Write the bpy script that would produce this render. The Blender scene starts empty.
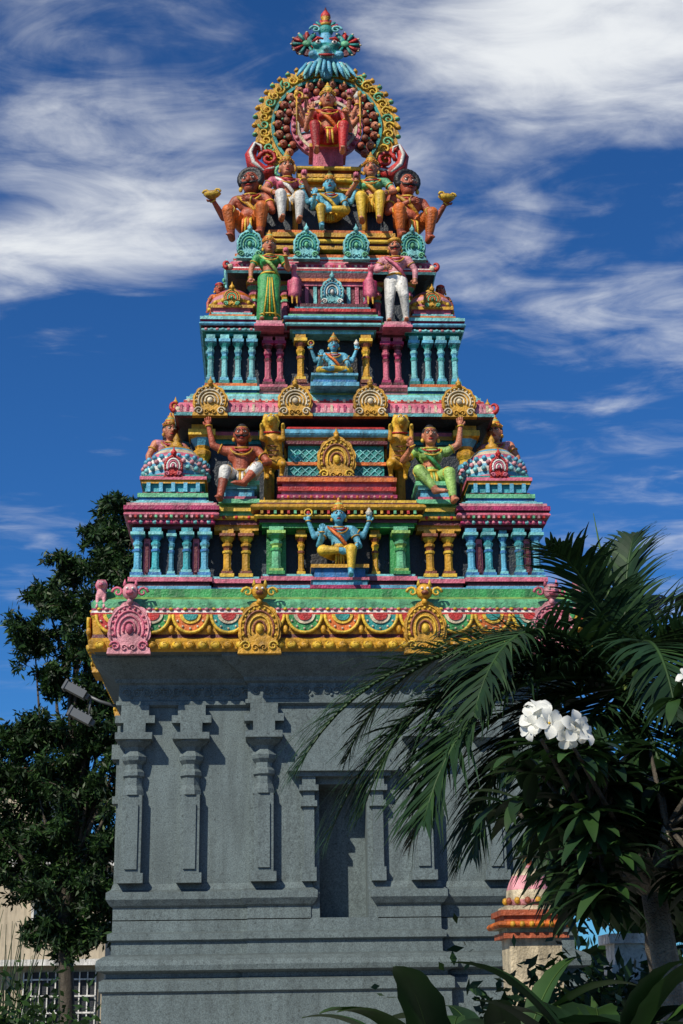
import bpy, math, random
import numpy as np
from mathutils import Vector, Matrix
random.seed(7)
rng=np.random.default_rng(5)
sc=bpy.context.scene
pi=math.pi
# ------------------------------------------------------------------ materials
COL={'gold':(.66,.34,.022),'yellow':(.82,.52,.04),'red':(.55,.024,.02),'pink':(.68,.15,.23),'lpink':(.74,.31,.35),
'magenta':(.42,.02,.11),'maroon':(.13,.015,.025),'cyan':(.06,.43,.49),'lcyan':(.21,.60,.62),'blue':(.035,.20,.48),'lblue':(.12,.45,.65),
'teal':(.022,.30,.27),'green':(.045,.33,.09),'mint':(.15,.51,.26),'lgreen':(.35,.59,.14),'white':(.78,.76,.70),'cream':(.70,.59,.40),
'dark':(.018,.022,.03),'shade_navy':(.015,.026,.042),'orange':(.74,.17,.02),'brown':(.26,.07,.03),'skin':(.64,.23,.12),'skinred':(.46,.10,.045),  # the navy is a shade tone for recessed walls, painted into their colour
'skinblue':(.14,.49,.66),'skinfair':(.66,.34,.20),'black':(.012,.011,.012),'brick':(.46,.11,.045),'purple':(.22,.08,.25)}
MATS={}
def nt(name):
    m=bpy.data.materials.new(name); m.use_nodes=True; t=m.node_tree; b=t.nodes['Principled BSDF']; return m,t,b
def weather(t,b,col,rough,var,bump,scale,streak=True,mould=0):
    N=t.nodes; L=t.links
    geo=N.new('ShaderNodeNewGeometry')
    n1=N.new('ShaderNodeTexNoise'); n1.inputs['Scale'].default_value=scale; n1.inputs['Detail'].default_value=8; n1.inputs['Roughness'].default_value=.65
    L.new(geo.outputs['Position'],n1.inputs['Vector'])
    mp=N.new('ShaderNodeMapping'); mp.inputs['Scale'].default_value=(9,9,1.1); L.new(geo.outputs['Position'],mp.inputs['Vector'])
    n2=N.new('ShaderNodeTexNoise'); n2.inputs['Scale'].default_value=1.3; n2.inputs['Detail'].default_value=6; L.new(mp.outputs[0],n2.inputs['Vector'])
    r1=N.new('ShaderNodeMapRange'); r1.inputs[1].default_value=.32; r1.inputs[2].default_value=.68; r1.inputs[3].default_value=1-var; r1.inputs[4].default_value=1.0+var*.35
    L.new(n1.outputs[0],r1.inputs[0])
    r2=N.new('ShaderNodeMapRange'); r2.inputs[1].default_value=.36; r2.inputs[2].default_value=.56; r2.inputs[3].default_value=1-var*1.1 if streak else 1; r2.inputs[4].default_value=1.0
    L.new(n2.outputs[0],r2.inputs[0])
    mu=N.new('ShaderNodeMath'); mu.operation='MULTIPLY'; L.new(r1.outputs[0],mu.inputs[0]); L.new(r2.outputs[0],mu.inputs[1])
    out=mu.outputs[0]
    if mould:  # black mould and dust that settles on upward-facing ledges
        sp=N.new('ShaderNodeSeparateXYZ'); L.new(geo.outputs['Normal'],sp.inputs[0])
        r3=N.new('ShaderNodeMapRange'); r3.inputs[1].default_value=.45; r3.inputs[2].default_value=.95; r3.inputs[3].default_value=1; r3.inputs[4].default_value=1-mould; L.new(sp.outputs['Z'],r3.inputs[0])
        m2=N.new('ShaderNodeMath'); m2.operation='MULTIPLY'; L.new(out,m2.inputs[0]); L.new(r3.outputs[0],m2.inputs[1]); out=m2.outputs[0]
        # small chips and soot specks
        n4=N.new('ShaderNodeTexNoise'); n4.inputs['Scale'].default_value=34; n4.inputs['Detail'].default_value=5; n4.inputs['Roughness'].default_value=.7; L.new(geo.outputs['Position'],n4.inputs['Vector'])
        r4=N.new('ShaderNodeMapRange'); r4.inputs[1].default_value=.34; r4.inputs[2].default_value=.46; r4.inputs[3].default_value=.55; r4.inputs[4].default_value=1; L.new(n4.outputs[0],r4.inputs[0])
        m3=N.new('ShaderNodeMath'); m3.operation='MULTIPLY'; L.new(out,m3.inputs[0]); L.new(r4.outputs[0],m3.inputs[1]); out=m3.outputs[0]
    vm=N.new('ShaderNodeVectorMath'); vm.operation='SCALE'; vm.inputs[0].default_value=col; L.new(out,vm.inputs['Scale'])
    L.new(vm.outputs[0],b.inputs['Base Color'])
    b.inputs['Roughness'].default_value=rough
    n3=N.new('ShaderNodeTexNoise'); n3.inputs['Scale'].default_value=scale*7; n3.inputs['Detail'].default_value=4; L.new(geo.outputs['Position'],n3.inputs['Vector'])
    bp=N.new('ShaderNodeBump'); bp.inputs['Strength'].default_value=bump; bp.inputs['Distance'].default_value=.02
    L.new(n3.outputs[0],bp.inputs['Height']); L.new(bp.outputs[0],b.inputs['Normal'])
    return vm
def M(name):
    if name in MATS: return MATS[name]
    if name=='stone':
        m,t,b=nt('grey_painted_stone'); vm=weather(t,b,(.122,.160,.165),.8,.18,.3,1.8,True,.35)
        geo=t.nodes.new('ShaderNodeNewGeometry'); n=t.nodes.new('ShaderNodeTexNoise'); n.inputs['Scale'].default_value=85; n.inputs['Detail'].default_value=2
        t.links.new(geo.outputs['Position'],n.inputs['Vector'])
        r=t.nodes.new('ShaderNodeMapRange'); r.inputs[1].default_value=.35; r.inputs[2].default_value=.65; r.inputs[3].default_value=.72; r.inputs[4].default_value=1.28
        t.links.new(n.outputs[0],r.inputs[0]); v2=t.nodes.new('ShaderNodeVectorMath'); v2.operation='SCALE'
        t.links.new(vm.outputs[0],v2.inputs[0]); t.links.new(r.outputs[0],v2.inputs['Scale']); t.links.new(v2.outputs[0],b.inputs['Base Color'])
    elif name.startswith('leaf'):
        c={'leaf_dark':(.012,.032,.009),'leaf_mid':(.024,.060,.013),'leaf_light':(.05,.10,.022),'leaf_palm':(.012,.034,.012),'leaf_palm2':(.026,.060,.017),'leaf_yellow':(.09,.13,.03)}[name]
        m,t,b=nt(name); geo=t.nodes.new('ShaderNodeNewGeometry'); n=t.nodes.new('ShaderNodeTexNoise'); n.inputs['Scale'].default_value=2.5; n.inputs['Detail'].default_value=5
        t.links.new(geo.outputs['Position'],n.inputs['Vector'])
        r=t.nodes.new('ShaderNodeMapRange'); r.inputs[1].default_value=.3; r.inputs[2].default_value=.7; r.inputs[3].default_value=.55; r.inputs[4].default_value=1.6
        t.links.new(n.outputs[0],r.inputs[0]); v=t.nodes.new('ShaderNodeVectorMath'); v.operation='SCALE'; v.inputs[0].default_value=c
        t.links.new(r.outputs[0],v.inputs['Scale']); t.links.new(v.outputs[0],b.inputs['Base Color']); b.inputs['Roughness'].default_value=.5
        b.inputs['Specular IOR Level'].default_value=.3
        tr=t.nodes.new('ShaderNodeBsdfTranslucent'); t.links.new(v.outputs[0],tr.inputs['Color'])
        mx=t.nodes.new('ShaderNodeMixShader'); mx.inputs[0].default_value=.22
        t.links.new(b.outputs[0],mx.inputs[1]); t.links.new(tr.outputs[0],mx.inputs[2]); t.links.new(mx.outputs[0],t.nodes['Material Output'].inputs[0])
    elif name=='bark':
        m,t,b=nt('bark'); weather(t,b,(.09,.075,.055),.9,.5,1.0,9)
    elif name=='bark_pale':
        m,t,b=nt('bark_pale'); weather(t,b,(.30,.27,.21),.9,.45,1.0,12)
    elif name=='petal':
        m,t,b=nt('white_petal'); b.inputs['Base Color'].default_value=(.80,.80,.74,1); b.inputs['Roughness'].default_value=.5
        tr=t.nodes.new('ShaderNodeBsdfTranslucent'); tr.inputs['Color'].default_value=(.8,.8,.72,1)
        mx=t.nodes.new('ShaderNodeMixShader'); mx.inputs[0].default_value=.3
        t.links.new(b.outputs[0],mx.inputs[1]); t.links.new(tr.outputs[0],mx.inputs[2]); t.links.new(mx.outputs[0],t.nodes['Material Output'].inputs[0])
    elif name=='ground':
        m,t,b=nt('ground_soil'); weather(t,b,(.13,.12,.08),.95,.5,.8,1.0,False)
    elif name=='paving':
        m,t,b=nt('paving'); weather(t,b,(.27,.25,.23),.85,.4,.5,2.0,False)
    elif name=='glass':
        m,t,b=nt('window_glass'); b.inputs['Base Color'].default_value=(.03,.04,.05,1); b.inputs['Roughness'].default_value=.1
    elif name=='metal':
        m,t,b=nt('grey_metal'); b.inputs['Base Color'].default_value=(.12,.13,.14,1); b.inputs['Roughness'].default_value=.5; b.inputs['Metallic'].default_value=.4
    elif name=='eyewhite':
        m,t,b=nt('eye_white'); b.inputs['Base Color'].default_value=(.72,.70,.64,1)
    elif name=='house':
        m,t,b=nt('cream_plaster'); weather(t,b,(.50,.42,.30),.85,.25,.3,1.2)
    else:
        m,t,b=nt('paint_'+name); weather(t,b,COL[name],.52,.38,.55,6.0,True,.45)
    MATS[name]=m; return m
# ------------------------------------------------------------------ mesh builder
def sphere_mesh(nu=10,nv=7):
    V=[(0,0,-1)];F=[]
    for j in range(1,nv):
        a=-pi/2+pi*j/nv
        for i in range(nu): V.append((math.cos(a)*math.cos(2*pi*i/nu),math.cos(a)*math.sin(2*pi*i/nu),math.sin(a)))
    V.append((0,0,1)); t=len(V)-1
    for i in range(nu):
        k=(i+1)%nu; F.append((0,1+k,1+i)); F.append((t,1+(nv-2)*nu+i,1+(nv-2)*nu+k))
        for j in range(nv-2): a=1+j*nu; F.append((a+i,a+k,a+nu+k,a+nu+i))
    return V,F
SPH=sphere_mesh(); SPHL=sphere_mesh(6,4)
class G:
    def __init__(s,name,parent=None):
        s.name=name; s.parent=parent; s.v=[]; s.f=[]; s.m=[]; s.s=[]; s.ms=[]; s.M=None
    def mi(s,mat):
        if mat not in s.ms: s.ms.append(mat)
        return s.ms.index(mat)
    def add(s,V,F,mat,smooth=False):
        b=len(s.v)
        if s.M is not None: V=[tuple(s.M@Vector(p)) for p in V]
        s.v.extend(V)
        if isinstance(mat,(list,tuple)): s.m.extend([s.mi(x) for x in mat])
        else: s.m.extend([s.mi(mat)]*len(F))
        s.f.extend([tuple(b+i for i in f) for f in F]); s.s.extend([smooth]*len(F))
    def box(s,x0,x1,y0,y1,z0,z1,mat):
        V=[(x,y,z) for z in (z0,z1) for x,y in ((x0,y0),(x1,y0),(x1,y1),(x0,y1))]
        s.add(V,[(3,2,1,0),(4,5,6,7),(0,1,5,4),(1,2,6,5),(2,3,7,6),(3,0,4,7)],mat)
    def cb(s,x,y,z0,z1,r,mat,ry=None): 
        ry=r if ry is None else ry
        s.box(x-r,x+r,y-ry,y+ry,z0,z1,mat)
    def ell(s,c,r,mat,low=False):
        V,F=SPHL if low else SPH
        if not hasattr(r,'__len__'): r=(r,r,r)
        s.add([(c[0]+r[0]*a,c[1]+r[1]*b,c[2]+r[2]*d) for a,b,d in V],F,mat,True)
    def tube(s,pts,rad,mat,n=7,closed=False):
        pts=[Vector(p) for p in pts]; k=len(pts)
        if not hasattr(rad,'__len__'): rad=[rad]*k
        V=[];F=[]
        up=None
        for i,p in enumerate(pts):
            if closed: d=(pts[(i+1)%k]-pts[i-1])
            else: d=pts[min(i+1,k-1)]-pts[max(i-1,0)]
            if d.length<1e-9: d=Vector((0,0,1))
            d.normalize()
            if up is None:
                a=Vector((0,0,1)) if abs(d.z)<.9 else Vector((1,0,0)); up=d.cross(a).normalized()
            else:
                up=(up-d*up.dot(d)); 
                if up.length<1e-6: up=d.orthogonal()
                up.normalize()
            w=d.cross(up)
            for j in range(n):
                a=2*pi*j/n; V.append(tuple(p+(up*math.cos(a)+w*math.sin(a))*rad[i]))
        for i in range(k if closed else k-1):
            a=i*n; b=((i+1)%k)*n
            for j in range(n): F.append((a+j,a+(j+1)%n,b+(j+1)%n,b+j))
        if not closed: F.append(tuple(range(n))[::-1]); F.append(tuple((k-1)*n+j for j in range(n)))
        s.add(V,F,mat,True)
    def lathe(s,c,prof,n=16,rot=0,smooth=True,sx=1,sy=1):
        V=[];F=[];mm=[]
        for r,z,m in prof:
            for j in range(n):
                a=rot+2*pi*j/n; V.append((c[0]+sx*r*math.cos(a),c[1]+sy*r*math.sin(a),c[2]+z))
        for i in range(len(prof)-1):
            for j in range(n): F.append((i*n+j,i*n+(j+1)%n,(i+1)*n+(j+1)%n,(i+1)*n+j)); mm.append(prof[i][2])
        F.append(tuple(range(n))[::-1]); mm.append(prof[0][2]); F.append(tuple((len(prof)-1)*n+j for j in range(n))); mm.append(prof[-1][2])
        s.add(V,F,mm,smooth)
    def sweep(s,poly,prof):
        k=len(poly); mit=[]
        for i in range(k):
            p=poly[i]; a=poly[i-1]; b=poly[(i+1)%k]
            def nn(p,q):
                dx,dy=q[0]-p[0],q[1]-p[1]; l=math.hypot(dx,dy); return (dy/l,-dx/l)
            n1=nn(a,p); n2=nn(p,b)
            mit.append((n1[0]+n2[0],n1[1]+n2[1]) if abs(n1[0]*n2[0]+n1[1]*n2[1])<.5 else n1)
        V=[];F=[];mm=[]
        for off,z,m in prof:
            for p,q in zip(poly,mit): V.append((p[0]+q[0]*off,p[1]+q[1]*off,z))
        for i in range(len(prof)-1):
            for j in range(k): F.append((i*k+j,i*k+(j+1)%k,(i+1)*k+(j+1)%k,(i+1)*k+j)); mm.append(prof[i][2])
        F.append(tuple(range(k))[::-1]); mm.append(prof[0][2]); F.append(tuple((len(prof)-1)*k+j for j in range(k))); mm.append(prof[-1][2])
        s.add(V,F,mm)
    def bands(s,rect,z,items):
        x0,x1,y0,y1=rect; poly=[(x0,y0),(x1,y0),(x1,y1),(x0,y1)]
        prof=[]
        for it in items:
            h,off,mat=it[:3]; bul=it[3] if len(it)>3 else 0
            if bul:
                for q in range(6): prof.append((off+bul*math.sin(pi*q/5),z+h*q/5,mat))
            else: prof+=[(off,z,mat),(off,z+h,mat)]
            z+=h
        s.sweep(poly,prof); return z
    def plate(s,out,y0,y1,mat):
        k=len(out); V=[(x,y0,z) for x,z in out]+[(x,y1,z) for x,z in out]
        F=[tuple(range(k)),tuple(range(2*k-1,k-1,-1))]+[(i,k+i,k+(i+1)%k,(i+1)%k) for i in range(k)]
        s.add(V,F,mat)
    def annulus(s,c,r0,r1,y0,y1,a0,a1,mat,n=60,lobes=0,amp=0.06,sz=1):
        V=[];F=[]
        for i in range(n+1):
            a=a0+(a1-a0)*i/n; R=r1*(1+amp*abs(math.sin(lobes*(a-a0)/(a1-a0)*pi))) if lobes else r1
            ca,sa=math.cos(a),math.sin(a)*sz
            V+=[(c[0]+r0*ca,y0,c[1]+r0*sa),(c[0]+R*ca,y0,c[1]+R*sa),(c[0]+r0*ca,y1,c[1]+r0*sa),(c[0]+R*ca,y1,c[1]+R*sa)]
        for i in range(n):
            a=4*i;b=a+4; F+=[(a,a+1,b+1,b),(a+2,b+2,b+3,a+3),(a+1,a+3,b+3,b+1),(a,b,b+2,a+2)]
        F+=[(0,2,3,1),(4*n,4*n+1,4*n+3,4*n+2)]
        s.add(V,F,mat)
    def spiral(s,x,y,z,r,turns,mat,th,flip=1,a0=0,n=18):
        P=[]
        for i in range(n):
            t=i/(n-1); a=a0+turns*2*pi*t; rr=r*(1-.85*t); P.append((x+flip*rr*math.cos(a),y,z+rr*math.sin(a)))
        s.tube(P,[th*(1-.5*i/(n-1)) for i in range(n)],mat,5)
    def ring(s,c,ax,R,r,mat,n=14,sq=1):
        c=Vector(c); ax=Vector(ax).normalized(); u=ax.orthogonal().normalized(); w=ax.cross(u)
        s.tube([c+(u*math.cos(2*pi*i/n)+w*math.sin(2*pi*i/n)*sq)*R for i in range(n)],r,mat,5,True)
    def build(s):
        me=bpy.data.meshes.new(s.name); me.from_pydata(s.v,[],s.f)
        for m in s.ms: me.materials.append(M(m))
        me.polygons.foreach_set('material_index',s.m); me.polygons.foreach_set('use_smooth',s.s); me.update()
        o=bpy.data.objects.new(s.name,me); sc.collection.objects.link(o)
        if s.parent: o.parent=s.parent
        return o
def empty(name):
    o=bpy.data.objects.new(name,None); sc.collection.objects.link(o); return o
# ------------------------------------------------------------------ organic bodies: overlapping tapered volumes fused by voxel remesh
def cap_mesh(a,b,ra,rb,n=12):
    a=Vector(a);b=Vector(b);d=b-a
    if d.length<1e-6: d=Vector((0,0,1e-4))
    d.normalize(); u=d.orthogonal().normalized(); w=d.cross(u); V=[];F=[]
    rings=[(a-d*ra*math.cos(t),ra*math.sin(t)) for t in (.35,.8,1.2,pi/2)]+[(b+d*rb*math.cos(t),rb*math.sin(t)) for t in (pi/2,1.2,.8,.35)]
    for p,r in rings:
        for j in range(n): V.append(tuple(p+(u*math.cos(2*pi*j/n)+w*math.sin(2*pi*j/n))*r))
    for i in range(7):
        for j in range(n): F.append((i*n+j,i*n+(j+1)%n,(i+1)*n+(j+1)%n,(i+1)*n+j))
    F.append(tuple(range(n))[::-1]); F.append(tuple(7*n+j for j in range(n)))
    return V,F
ELM=sphere_mesh(16,10)
def blob(prims,voxel):
    V=[];F=[]
    for p in prims:
        if p[0]=='c': v,f=cap_mesh(*p[1:5])
        else:
            c,r=p[1],p[2]; v=[(c[0]+r[0]*a,c[1]+r[1]*b,c[2]+r[2]*d) for a,b,d in ELM[0]]; f=ELM[1]
        k=len(V); V+=v; F+=[tuple(k+i for i in q) for q in f]
    me=bpy.data.meshes.new('tmp'); me.from_pydata(V,[],F); o=bpy.data.objects.new('tmp',me); sc.collection.objects.link(o)
    r=o.modifiers.new('r','REMESH'); r.mode='VOXEL'; r.voxel_size=voxel
    q=o.modifiers.new('s','SMOOTH'); q.factor=.5; q.iterations=3
    dg=bpy.context.evaluated_depsgraph_get(); e=o.evaluated_get(dg); m=e.to_mesh()
    nv=len(m.vertices); co=np.empty(nv*3); m.vertices.foreach_get('co',co); co=co.reshape(-1,3)
    faces=[tuple(p.vertices) for p in m.polygons]; cen=np.empty(len(faces)*3); m.polygons.foreach_get('center',cen); cen=cen.reshape(-1,3)
    e.to_mesh_clear(); bpy.data.objects.remove(o); bpy.data.meshes.remove(me)
    best=np.full(len(faces),1e9); lab=np.zeros(len(faces),int)
    for i,p in enumerate(prims):
        if p[0]=='c':
            a=np.array(p[1]);b=np.array(p[2]);ab=b-a;L=max(ab@ab,1e-9)
            t=np.clip(((cen-a)@ab)/L,0,1); d=np.linalg.norm(cen-(a+t[:,None]*ab),axis=1)-(p[3]+(p[4]-p[3])*t)
        else:
            r_=np.array(p[2]); d=(np.linalg.norm((cen-np.array(p[1]))/r_,axis=1)-1)*r_.min()
        mk=d<best; best[mk]=d[mk]; lab[mk]=i
    labs=[prims[i][-1] for i in lab]
    return [tuple(c) for c in co],faces,labs
def V3(a,b,t): return tuple(a[i]+(b[i]-a[i])*t for i in range(3))
def person(name,loc,H,pose,c,turn=0):
    g=G(name); g.M=Matrix.Translation(loc)@Matrix.Rotation(math.radians(turn),4,'Z')@Matrix.Scale(H,4)
    sk=c['skin'];top=c.get('top',sk);low=c['low'];trim=c.get('trim','gold');hair=c.get('hair','black'); fem=c.get('fem',False)
    px,py,pz=pose['pel']; lean=pose.get('lean',0); P=[]
    def up(x,y,z): return (px+x+lean*z,py+y,pz+z)
    ch=up(0,0,.185); wa=up(0,0,.085); nk=up(0,.005,.29); hd=up(pose.get('hx',0),-.018,.385)
    bell=c.get('belly',0)
    P+=[('e',up(0,.0,.0),(.10 if not fem else .108,.082,.078),low),('c',up(0,0,.02),wa,.080,.064 if fem else .074,low if not c.get('bare') else sk),
        ('c',wa,ch,.062 if fem else .074,.078,c.get('mid',sk)),('e',up(0,0,.2),(.103 if fem else .12,.07,.085),top),
        ('c',up(-.06,0,.245),up(-.125,.0,.25),.050,.044,top),('c',up(.06,0,.245),up(.125,.0,.25),.050,.044,top),
        ('c',up(0,.005,.25),nk,.05,.036,sk),('c',nk,up(0,-.005,.33),.036,.036,sk)]
    if bell: P.append(('e',up(0,-.03,.08),(.09,.08,.07),sk))
    if fem: P+=[('e',up(-.048,-.055,.195),(.045,.045,.042),top),('e',up(.048,-.055,.195),(.045,.045,.042),top)]
    else: P+=[('e',up(-.05,-.04,.215),(.052,.034,.035),top),('e',up(.05,-.04,.215),(.052,.034,.035),top)]
    hs=c.get('head',1.12)
    def hp(x,y,z): return (hd[0]+x*hs,hd[1]+y*hs,hd[2]+z*hs)
    P+=[('e',hd,(.054*hs,.064*hs,.074*hs),sk),('e',hp(0,-.018,-.047),(.037*hs,.042*hs,.034*hs),sk),('c',hp(0,-.062,.012),hp(0,-.074,-.014),.007*hs,.013*hs,sk),
        ('e',hp(-.058,0,-.002),(.011*hs,.016*hs,.024*hs),sk),('e',hp(.058,0,-.002),(.011*hs,.016*hs,.024*hs),sk),
        ('e',hp(0,.022,.026),(.066*hs,.062*hs,.066*hs),hair),('e',hp(0,.045,-.04),(.055*hs,.04*hs,.06*hs),hair)]
    if c.get('curly'):
        for i in range(13):
            a=i/12*pi*1.3-.15*pi; P.append(('e',hp(.066*math.cos(a),.0,.03+.062*math.sin(a)),(.022*hs,.03*hs,.022*hs),hair))
    if c.get('longhair'): P+=[('c',hp(-.05,.03,-.03),up(-.09,.05,.24),.03,.025,hair),('c',hp(.05,.03,-.03),up(.09,.05,.24),.03,.025,hair)]
    for sgn,i in ((-1,0),(1,1)):
        hip=(px+sgn*.055,py,pz); kn=pose['knees'][i]; an=pose['ankles'][i]; rt=c.get('legskin',.0)
        P.append(('c',hip,kn,.07,.054,low))
        mid=V3(kn,an,1-rt) ; P.append(('c',kn,mid,.053,.053-(.053-.031)*(1-rt),low))
        if rt: P.append(('c',mid,an,.046-(.015*(1-rt)),.029,sk))
        ft=pose.get('toes',[(0,-1),(0,-1)])[i]; ft=(ft+(-.25,))[:3] if len(ft)==2 else ft
        l=math.sqrt(sum(q*q for q in ft)); ft=tuple(q/l for q in ft)
        toe=tuple(an[k]+ft[k]*.085 for k in range(3)); P.append(('c',(an[0],an[1]+.01,an[2]-.012),toe,.03,.019,sk))
        for q in range(4): P.append(('c',toe,(toe[0]+(q-1.5)*.012+ft[0]*.012,toe[1]+ft[1]*.012+.002*q,toe[2]+ft[2]*.008),.009,.009,sk))
        if pose.get('skirt'): P.append(('c',(px+sgn*.03,py,pz),(an[0]*.8,an[1],an[2]+.02),.085,.07,low))
    if pose.get('skirt'):
        P.append(('c',(px,py,pz),(px,py-.01,.06),.08,.06,low))
    arms=pose['arms']; fing=[]
    for A in arms:
        sd=A['s']; sh=up(sd*.135,A.get('b',0),.248-A.get('dn',0)); el=A['e']; wr=A['w']
        slv=c.get('sleeve',0)
        if slv>=1: P.append(('c',sh,el,.044,.034,top)); P.append(('c',el,wr,.034,.026,top))
        else:
            if slv>0: m_=V3(sh,el,slv); P.append(('c',sh,m_,.044,.038,top)); P.append(('c',m_,el,.035,.029,sk))
            else: P.append(('c',sh,el,.042,.029,sk))
            P.append(('c',el,wr,.030,.020,sk))
        d=(Vector(wr)-Vector(el)).normalized(); hd_=A.get('h'); 
        if hd_: d=Vector(hd_).normalized()
        pe=tuple(Vector(wr)+d*.034); P.append(('c',wr,pe,.021,.024,sk)); fing.append((Vector(wr),d,Vector(pe),sd,A.get('curl',.35)))
    v,f,l=blob(P,.0085); 
    g.add(v,f,l,True)
    for wr,d,pe,sd,cu in fing:
        side=d.cross(Vector((0,1,0)));
        if side.length<.3: side=d.cross(Vector((1,0,0)))
        side.normalize(); nrm=side.cross(d).normalized()
        if nrm.y>0: nrm=-nrm
        for q,ln in enumerate((.036,.043,.040,.030)):
            r0=pe+side*(q-1.5)*.0135+d*.008; m1=r0+(d+side*(q-1.5)*.12)*ln*.55+nrm*cu*.012; e1=m1+(d*(1-cu)+nrm*cu)*ln*.55
            g.tube([r0-d*.012,r0,m1,e1],[.0085,.0085,.008,.0055],sk,6)
        th=wr+d*.012-side*.02*(1 if sd>0 else -1); t2=th+(d*.5-side*(1 if sd>0 else -1)*.8).normalized()*.022+nrm*.004
        g.tube([wr,th,t2,t2+d*.016],[.012,.0105,.009,.006],sk,6)
        g.ring(wr,d,.024,.006,trim,10)
    for sx in (-1,1):
        g.ell(hp(sx*.023,-.0560,.010),(.0125*hs,.008*hs,.0068*hs),'eyewhite'); g.ell(hp(sx*.022,-.0628,.010),(.0062*hs,.004*hs,.0064*hs),'black',True)
        g.tube([hp(sx*.008,-.063,.024),hp(sx*.024,-.0625,.031),hp(sx*.042,-.048,.024)],[.003,.0045,.002],'black',5)
        g.tube([hp(sx*.008,-.0625,.018),hp(sx*.024,-.0635,.020),hp(sx*.038,-.052,.012)],.003,'black',4)
        if c.get('ear',True): g.ell(hp(sx*.062,-.006,-.038),(.013*hs,.010*hs,.018*hs),trim)
        if c.get('must'): g.tube([hp(0,-.066,-.026),hp(sx*.02,-.064,-.026),hp(sx*.042,-.05,-.018),hp(sx*.056,-.042,.0)],[.008,.011,.008,.003],'black',6)
    g.tube([hp(-.02,-.055,-.042),hp(-.006,-.0625,-.039),hp(.006,-.0625,-.039),hp(.02,-.055,-.042)],[.003,.006,.006,.003],'red',6)
    g.ell(hp(0,-.066,.034),(.005*hs,.003*hs,.008*hs),'red',True)
    if c.get('jewel',True):
        for w,dz,mm in ((.055,.0,trim),(.075,-.03,'red'),(.092,-.065,trim)):
            pts=[]
            for i in range(11):
                a=pi*i/10; s_=math.sin(a); pts.append(up(-w*math.cos(a),-.03-.055*s_-(.022*s_ if fem else .008*s_),.268-(.02-dz)*s_))
            g.tube(pts,.0085,mm,6)
        n=16; g.tube([up(.088*math.cos(2*pi*i/n),.078*math.sin(2*pi*i/n),.055) for i in range(n)],.012,trim,6,True)
        for A in arms:
            sh=Vector(up(A['s']*.135,0,.248)); el=Vector(A['e']); g.ring(sh.lerp(el,.45),el-sh,.040,.0075,trim,10)
    if c.get('sash'):
        g.tube([up(-.11,-.03,.27),up(-.07,-.075,.22),up(0,-.098,.15),up(.06,-.085,.08),up(.1,-.03,.03)],[.012,.017,.019,.017,.012],c['sash'],7)
        g.tube([up(-.11,-.02,.27),up(-.105,.06,.22),up(-.04,.09,.14)],.018,c['sash'],7)
    if pose.get('skirt'):
        for q in range(5):
            xx=(q-2)*.017; g.tube([(px+xx*.6,py-.088,pz-.01),(px+xx,py-.092,pz*.6),(px+xx*1.8,py-.088,.05)],[.006,.009,.011],trim if q%2==0 else low,5)
        g.tube([(px+.155*math.cos(a)*.75,py+.10*math.sin(a)-.0,.075) for a in [2*pi*i/16 for i in range(16)]],.008,trim,5,True)
    elif pose.get('lapfold'):
        for q in range(4):
            xx=(q-1.5)*.02; g.tube([(px+xx,py-.09,pz+.03),(px+xx,py-.14,pz-.02),(px+xx*1.3,py-.14,pz-.14)],[.01,.014,.008],trim if q%2 else low,6)
        for i in (0,1):
            kn=pose['knees'][i]; hip=(px+(.055 if i else -.055),py,pz)
            for t in (.35,.65,.95): g.ring(V3(hip,kn,t),Vector(kn)-Vector(hip),.066-.012*t,.0055,trim if t==.95 else low,12)
    cr=c.get('crown','tall'); cc=c.get('crowncol','gold')
    base=hp(0,.008,.05)
    if cr=='tall':
        k=hs
        g.lathe(base,[(.060*k,-.012,cc),(.066*k,.0,'red'),(.064*k,.012,cc),(.054*k,.018,cc),(.058*k,.03,'red'),(.050*k,.042,cc),(.042*k,.050,cc),(.044*k,.062,'mint'),(.034*k,.075,cc),(.022*k,.09,cc),(.025*k,.10,'red'),(.01*k,.115,cc),(.012*k,.125,cc),(.002,.145,cc)],14)
        g.ell((base[0],base[1]-.058*k,base[2]+.02),(.022*k,.012,.028*k),cc)
        for q in range(9):
            a=pi+pi*q/8; g.ell((base[0]+.064*k*math.cos(a),base[1]+.064*k*math.sin(a),base[2]+.012),.009,cc,True)
    elif cr=='turban':
        g.lathe(base,[(.06,-.005,cc),(.078,.01,cc),(.078,.03,trim),(.055,.05,cc),(.02,.062,cc)],14)
    elif cr=='bun':
        g.ell((base[0],base[1]+.02,base[2]+.025),(.042,.042,.035),hair); g.ring((base[0],base[1]+.01,base[2]+.01),(0,0,1),.05,.008,trim)
    for A in arms:
        it=A.get('item'); w=A['w']
        if it=='disc': g.ring((w[0],w[1]-.01,w[2]+.085),(0,1,0),.038,.009,'yellow',14); g.ell((w[0],w[1]-.01,w[2]+.085),(.02,.008,.02),'red')
        if it=='conch': g.lathe((w[0],w[1]-.01,w[2]+.045),[(.006,0,'white'),(.028,.02,'white'),(.036,.045,'cream'),(.02,.07,'white'),(.004,.1,'white')],10)
        if it=='staff': g.tube([(w[0],w[1]-.03,w[2]-.22),(w[0],w[1]-.03,w[2]+.2)],.008,'gold',6); g.ell((w[0],w[1]-.03,w[2]+.22),(.022,.022,.035),'gold')
        if it=='lotus':
            for q in range(7):
                a=2*pi*q/7; g.ell((w[0]+.018*math.cos(a),w[1]-.02+.018*math.sin(a),w[2]+.065),(.012,.012,.026),'pink',True)
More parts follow.
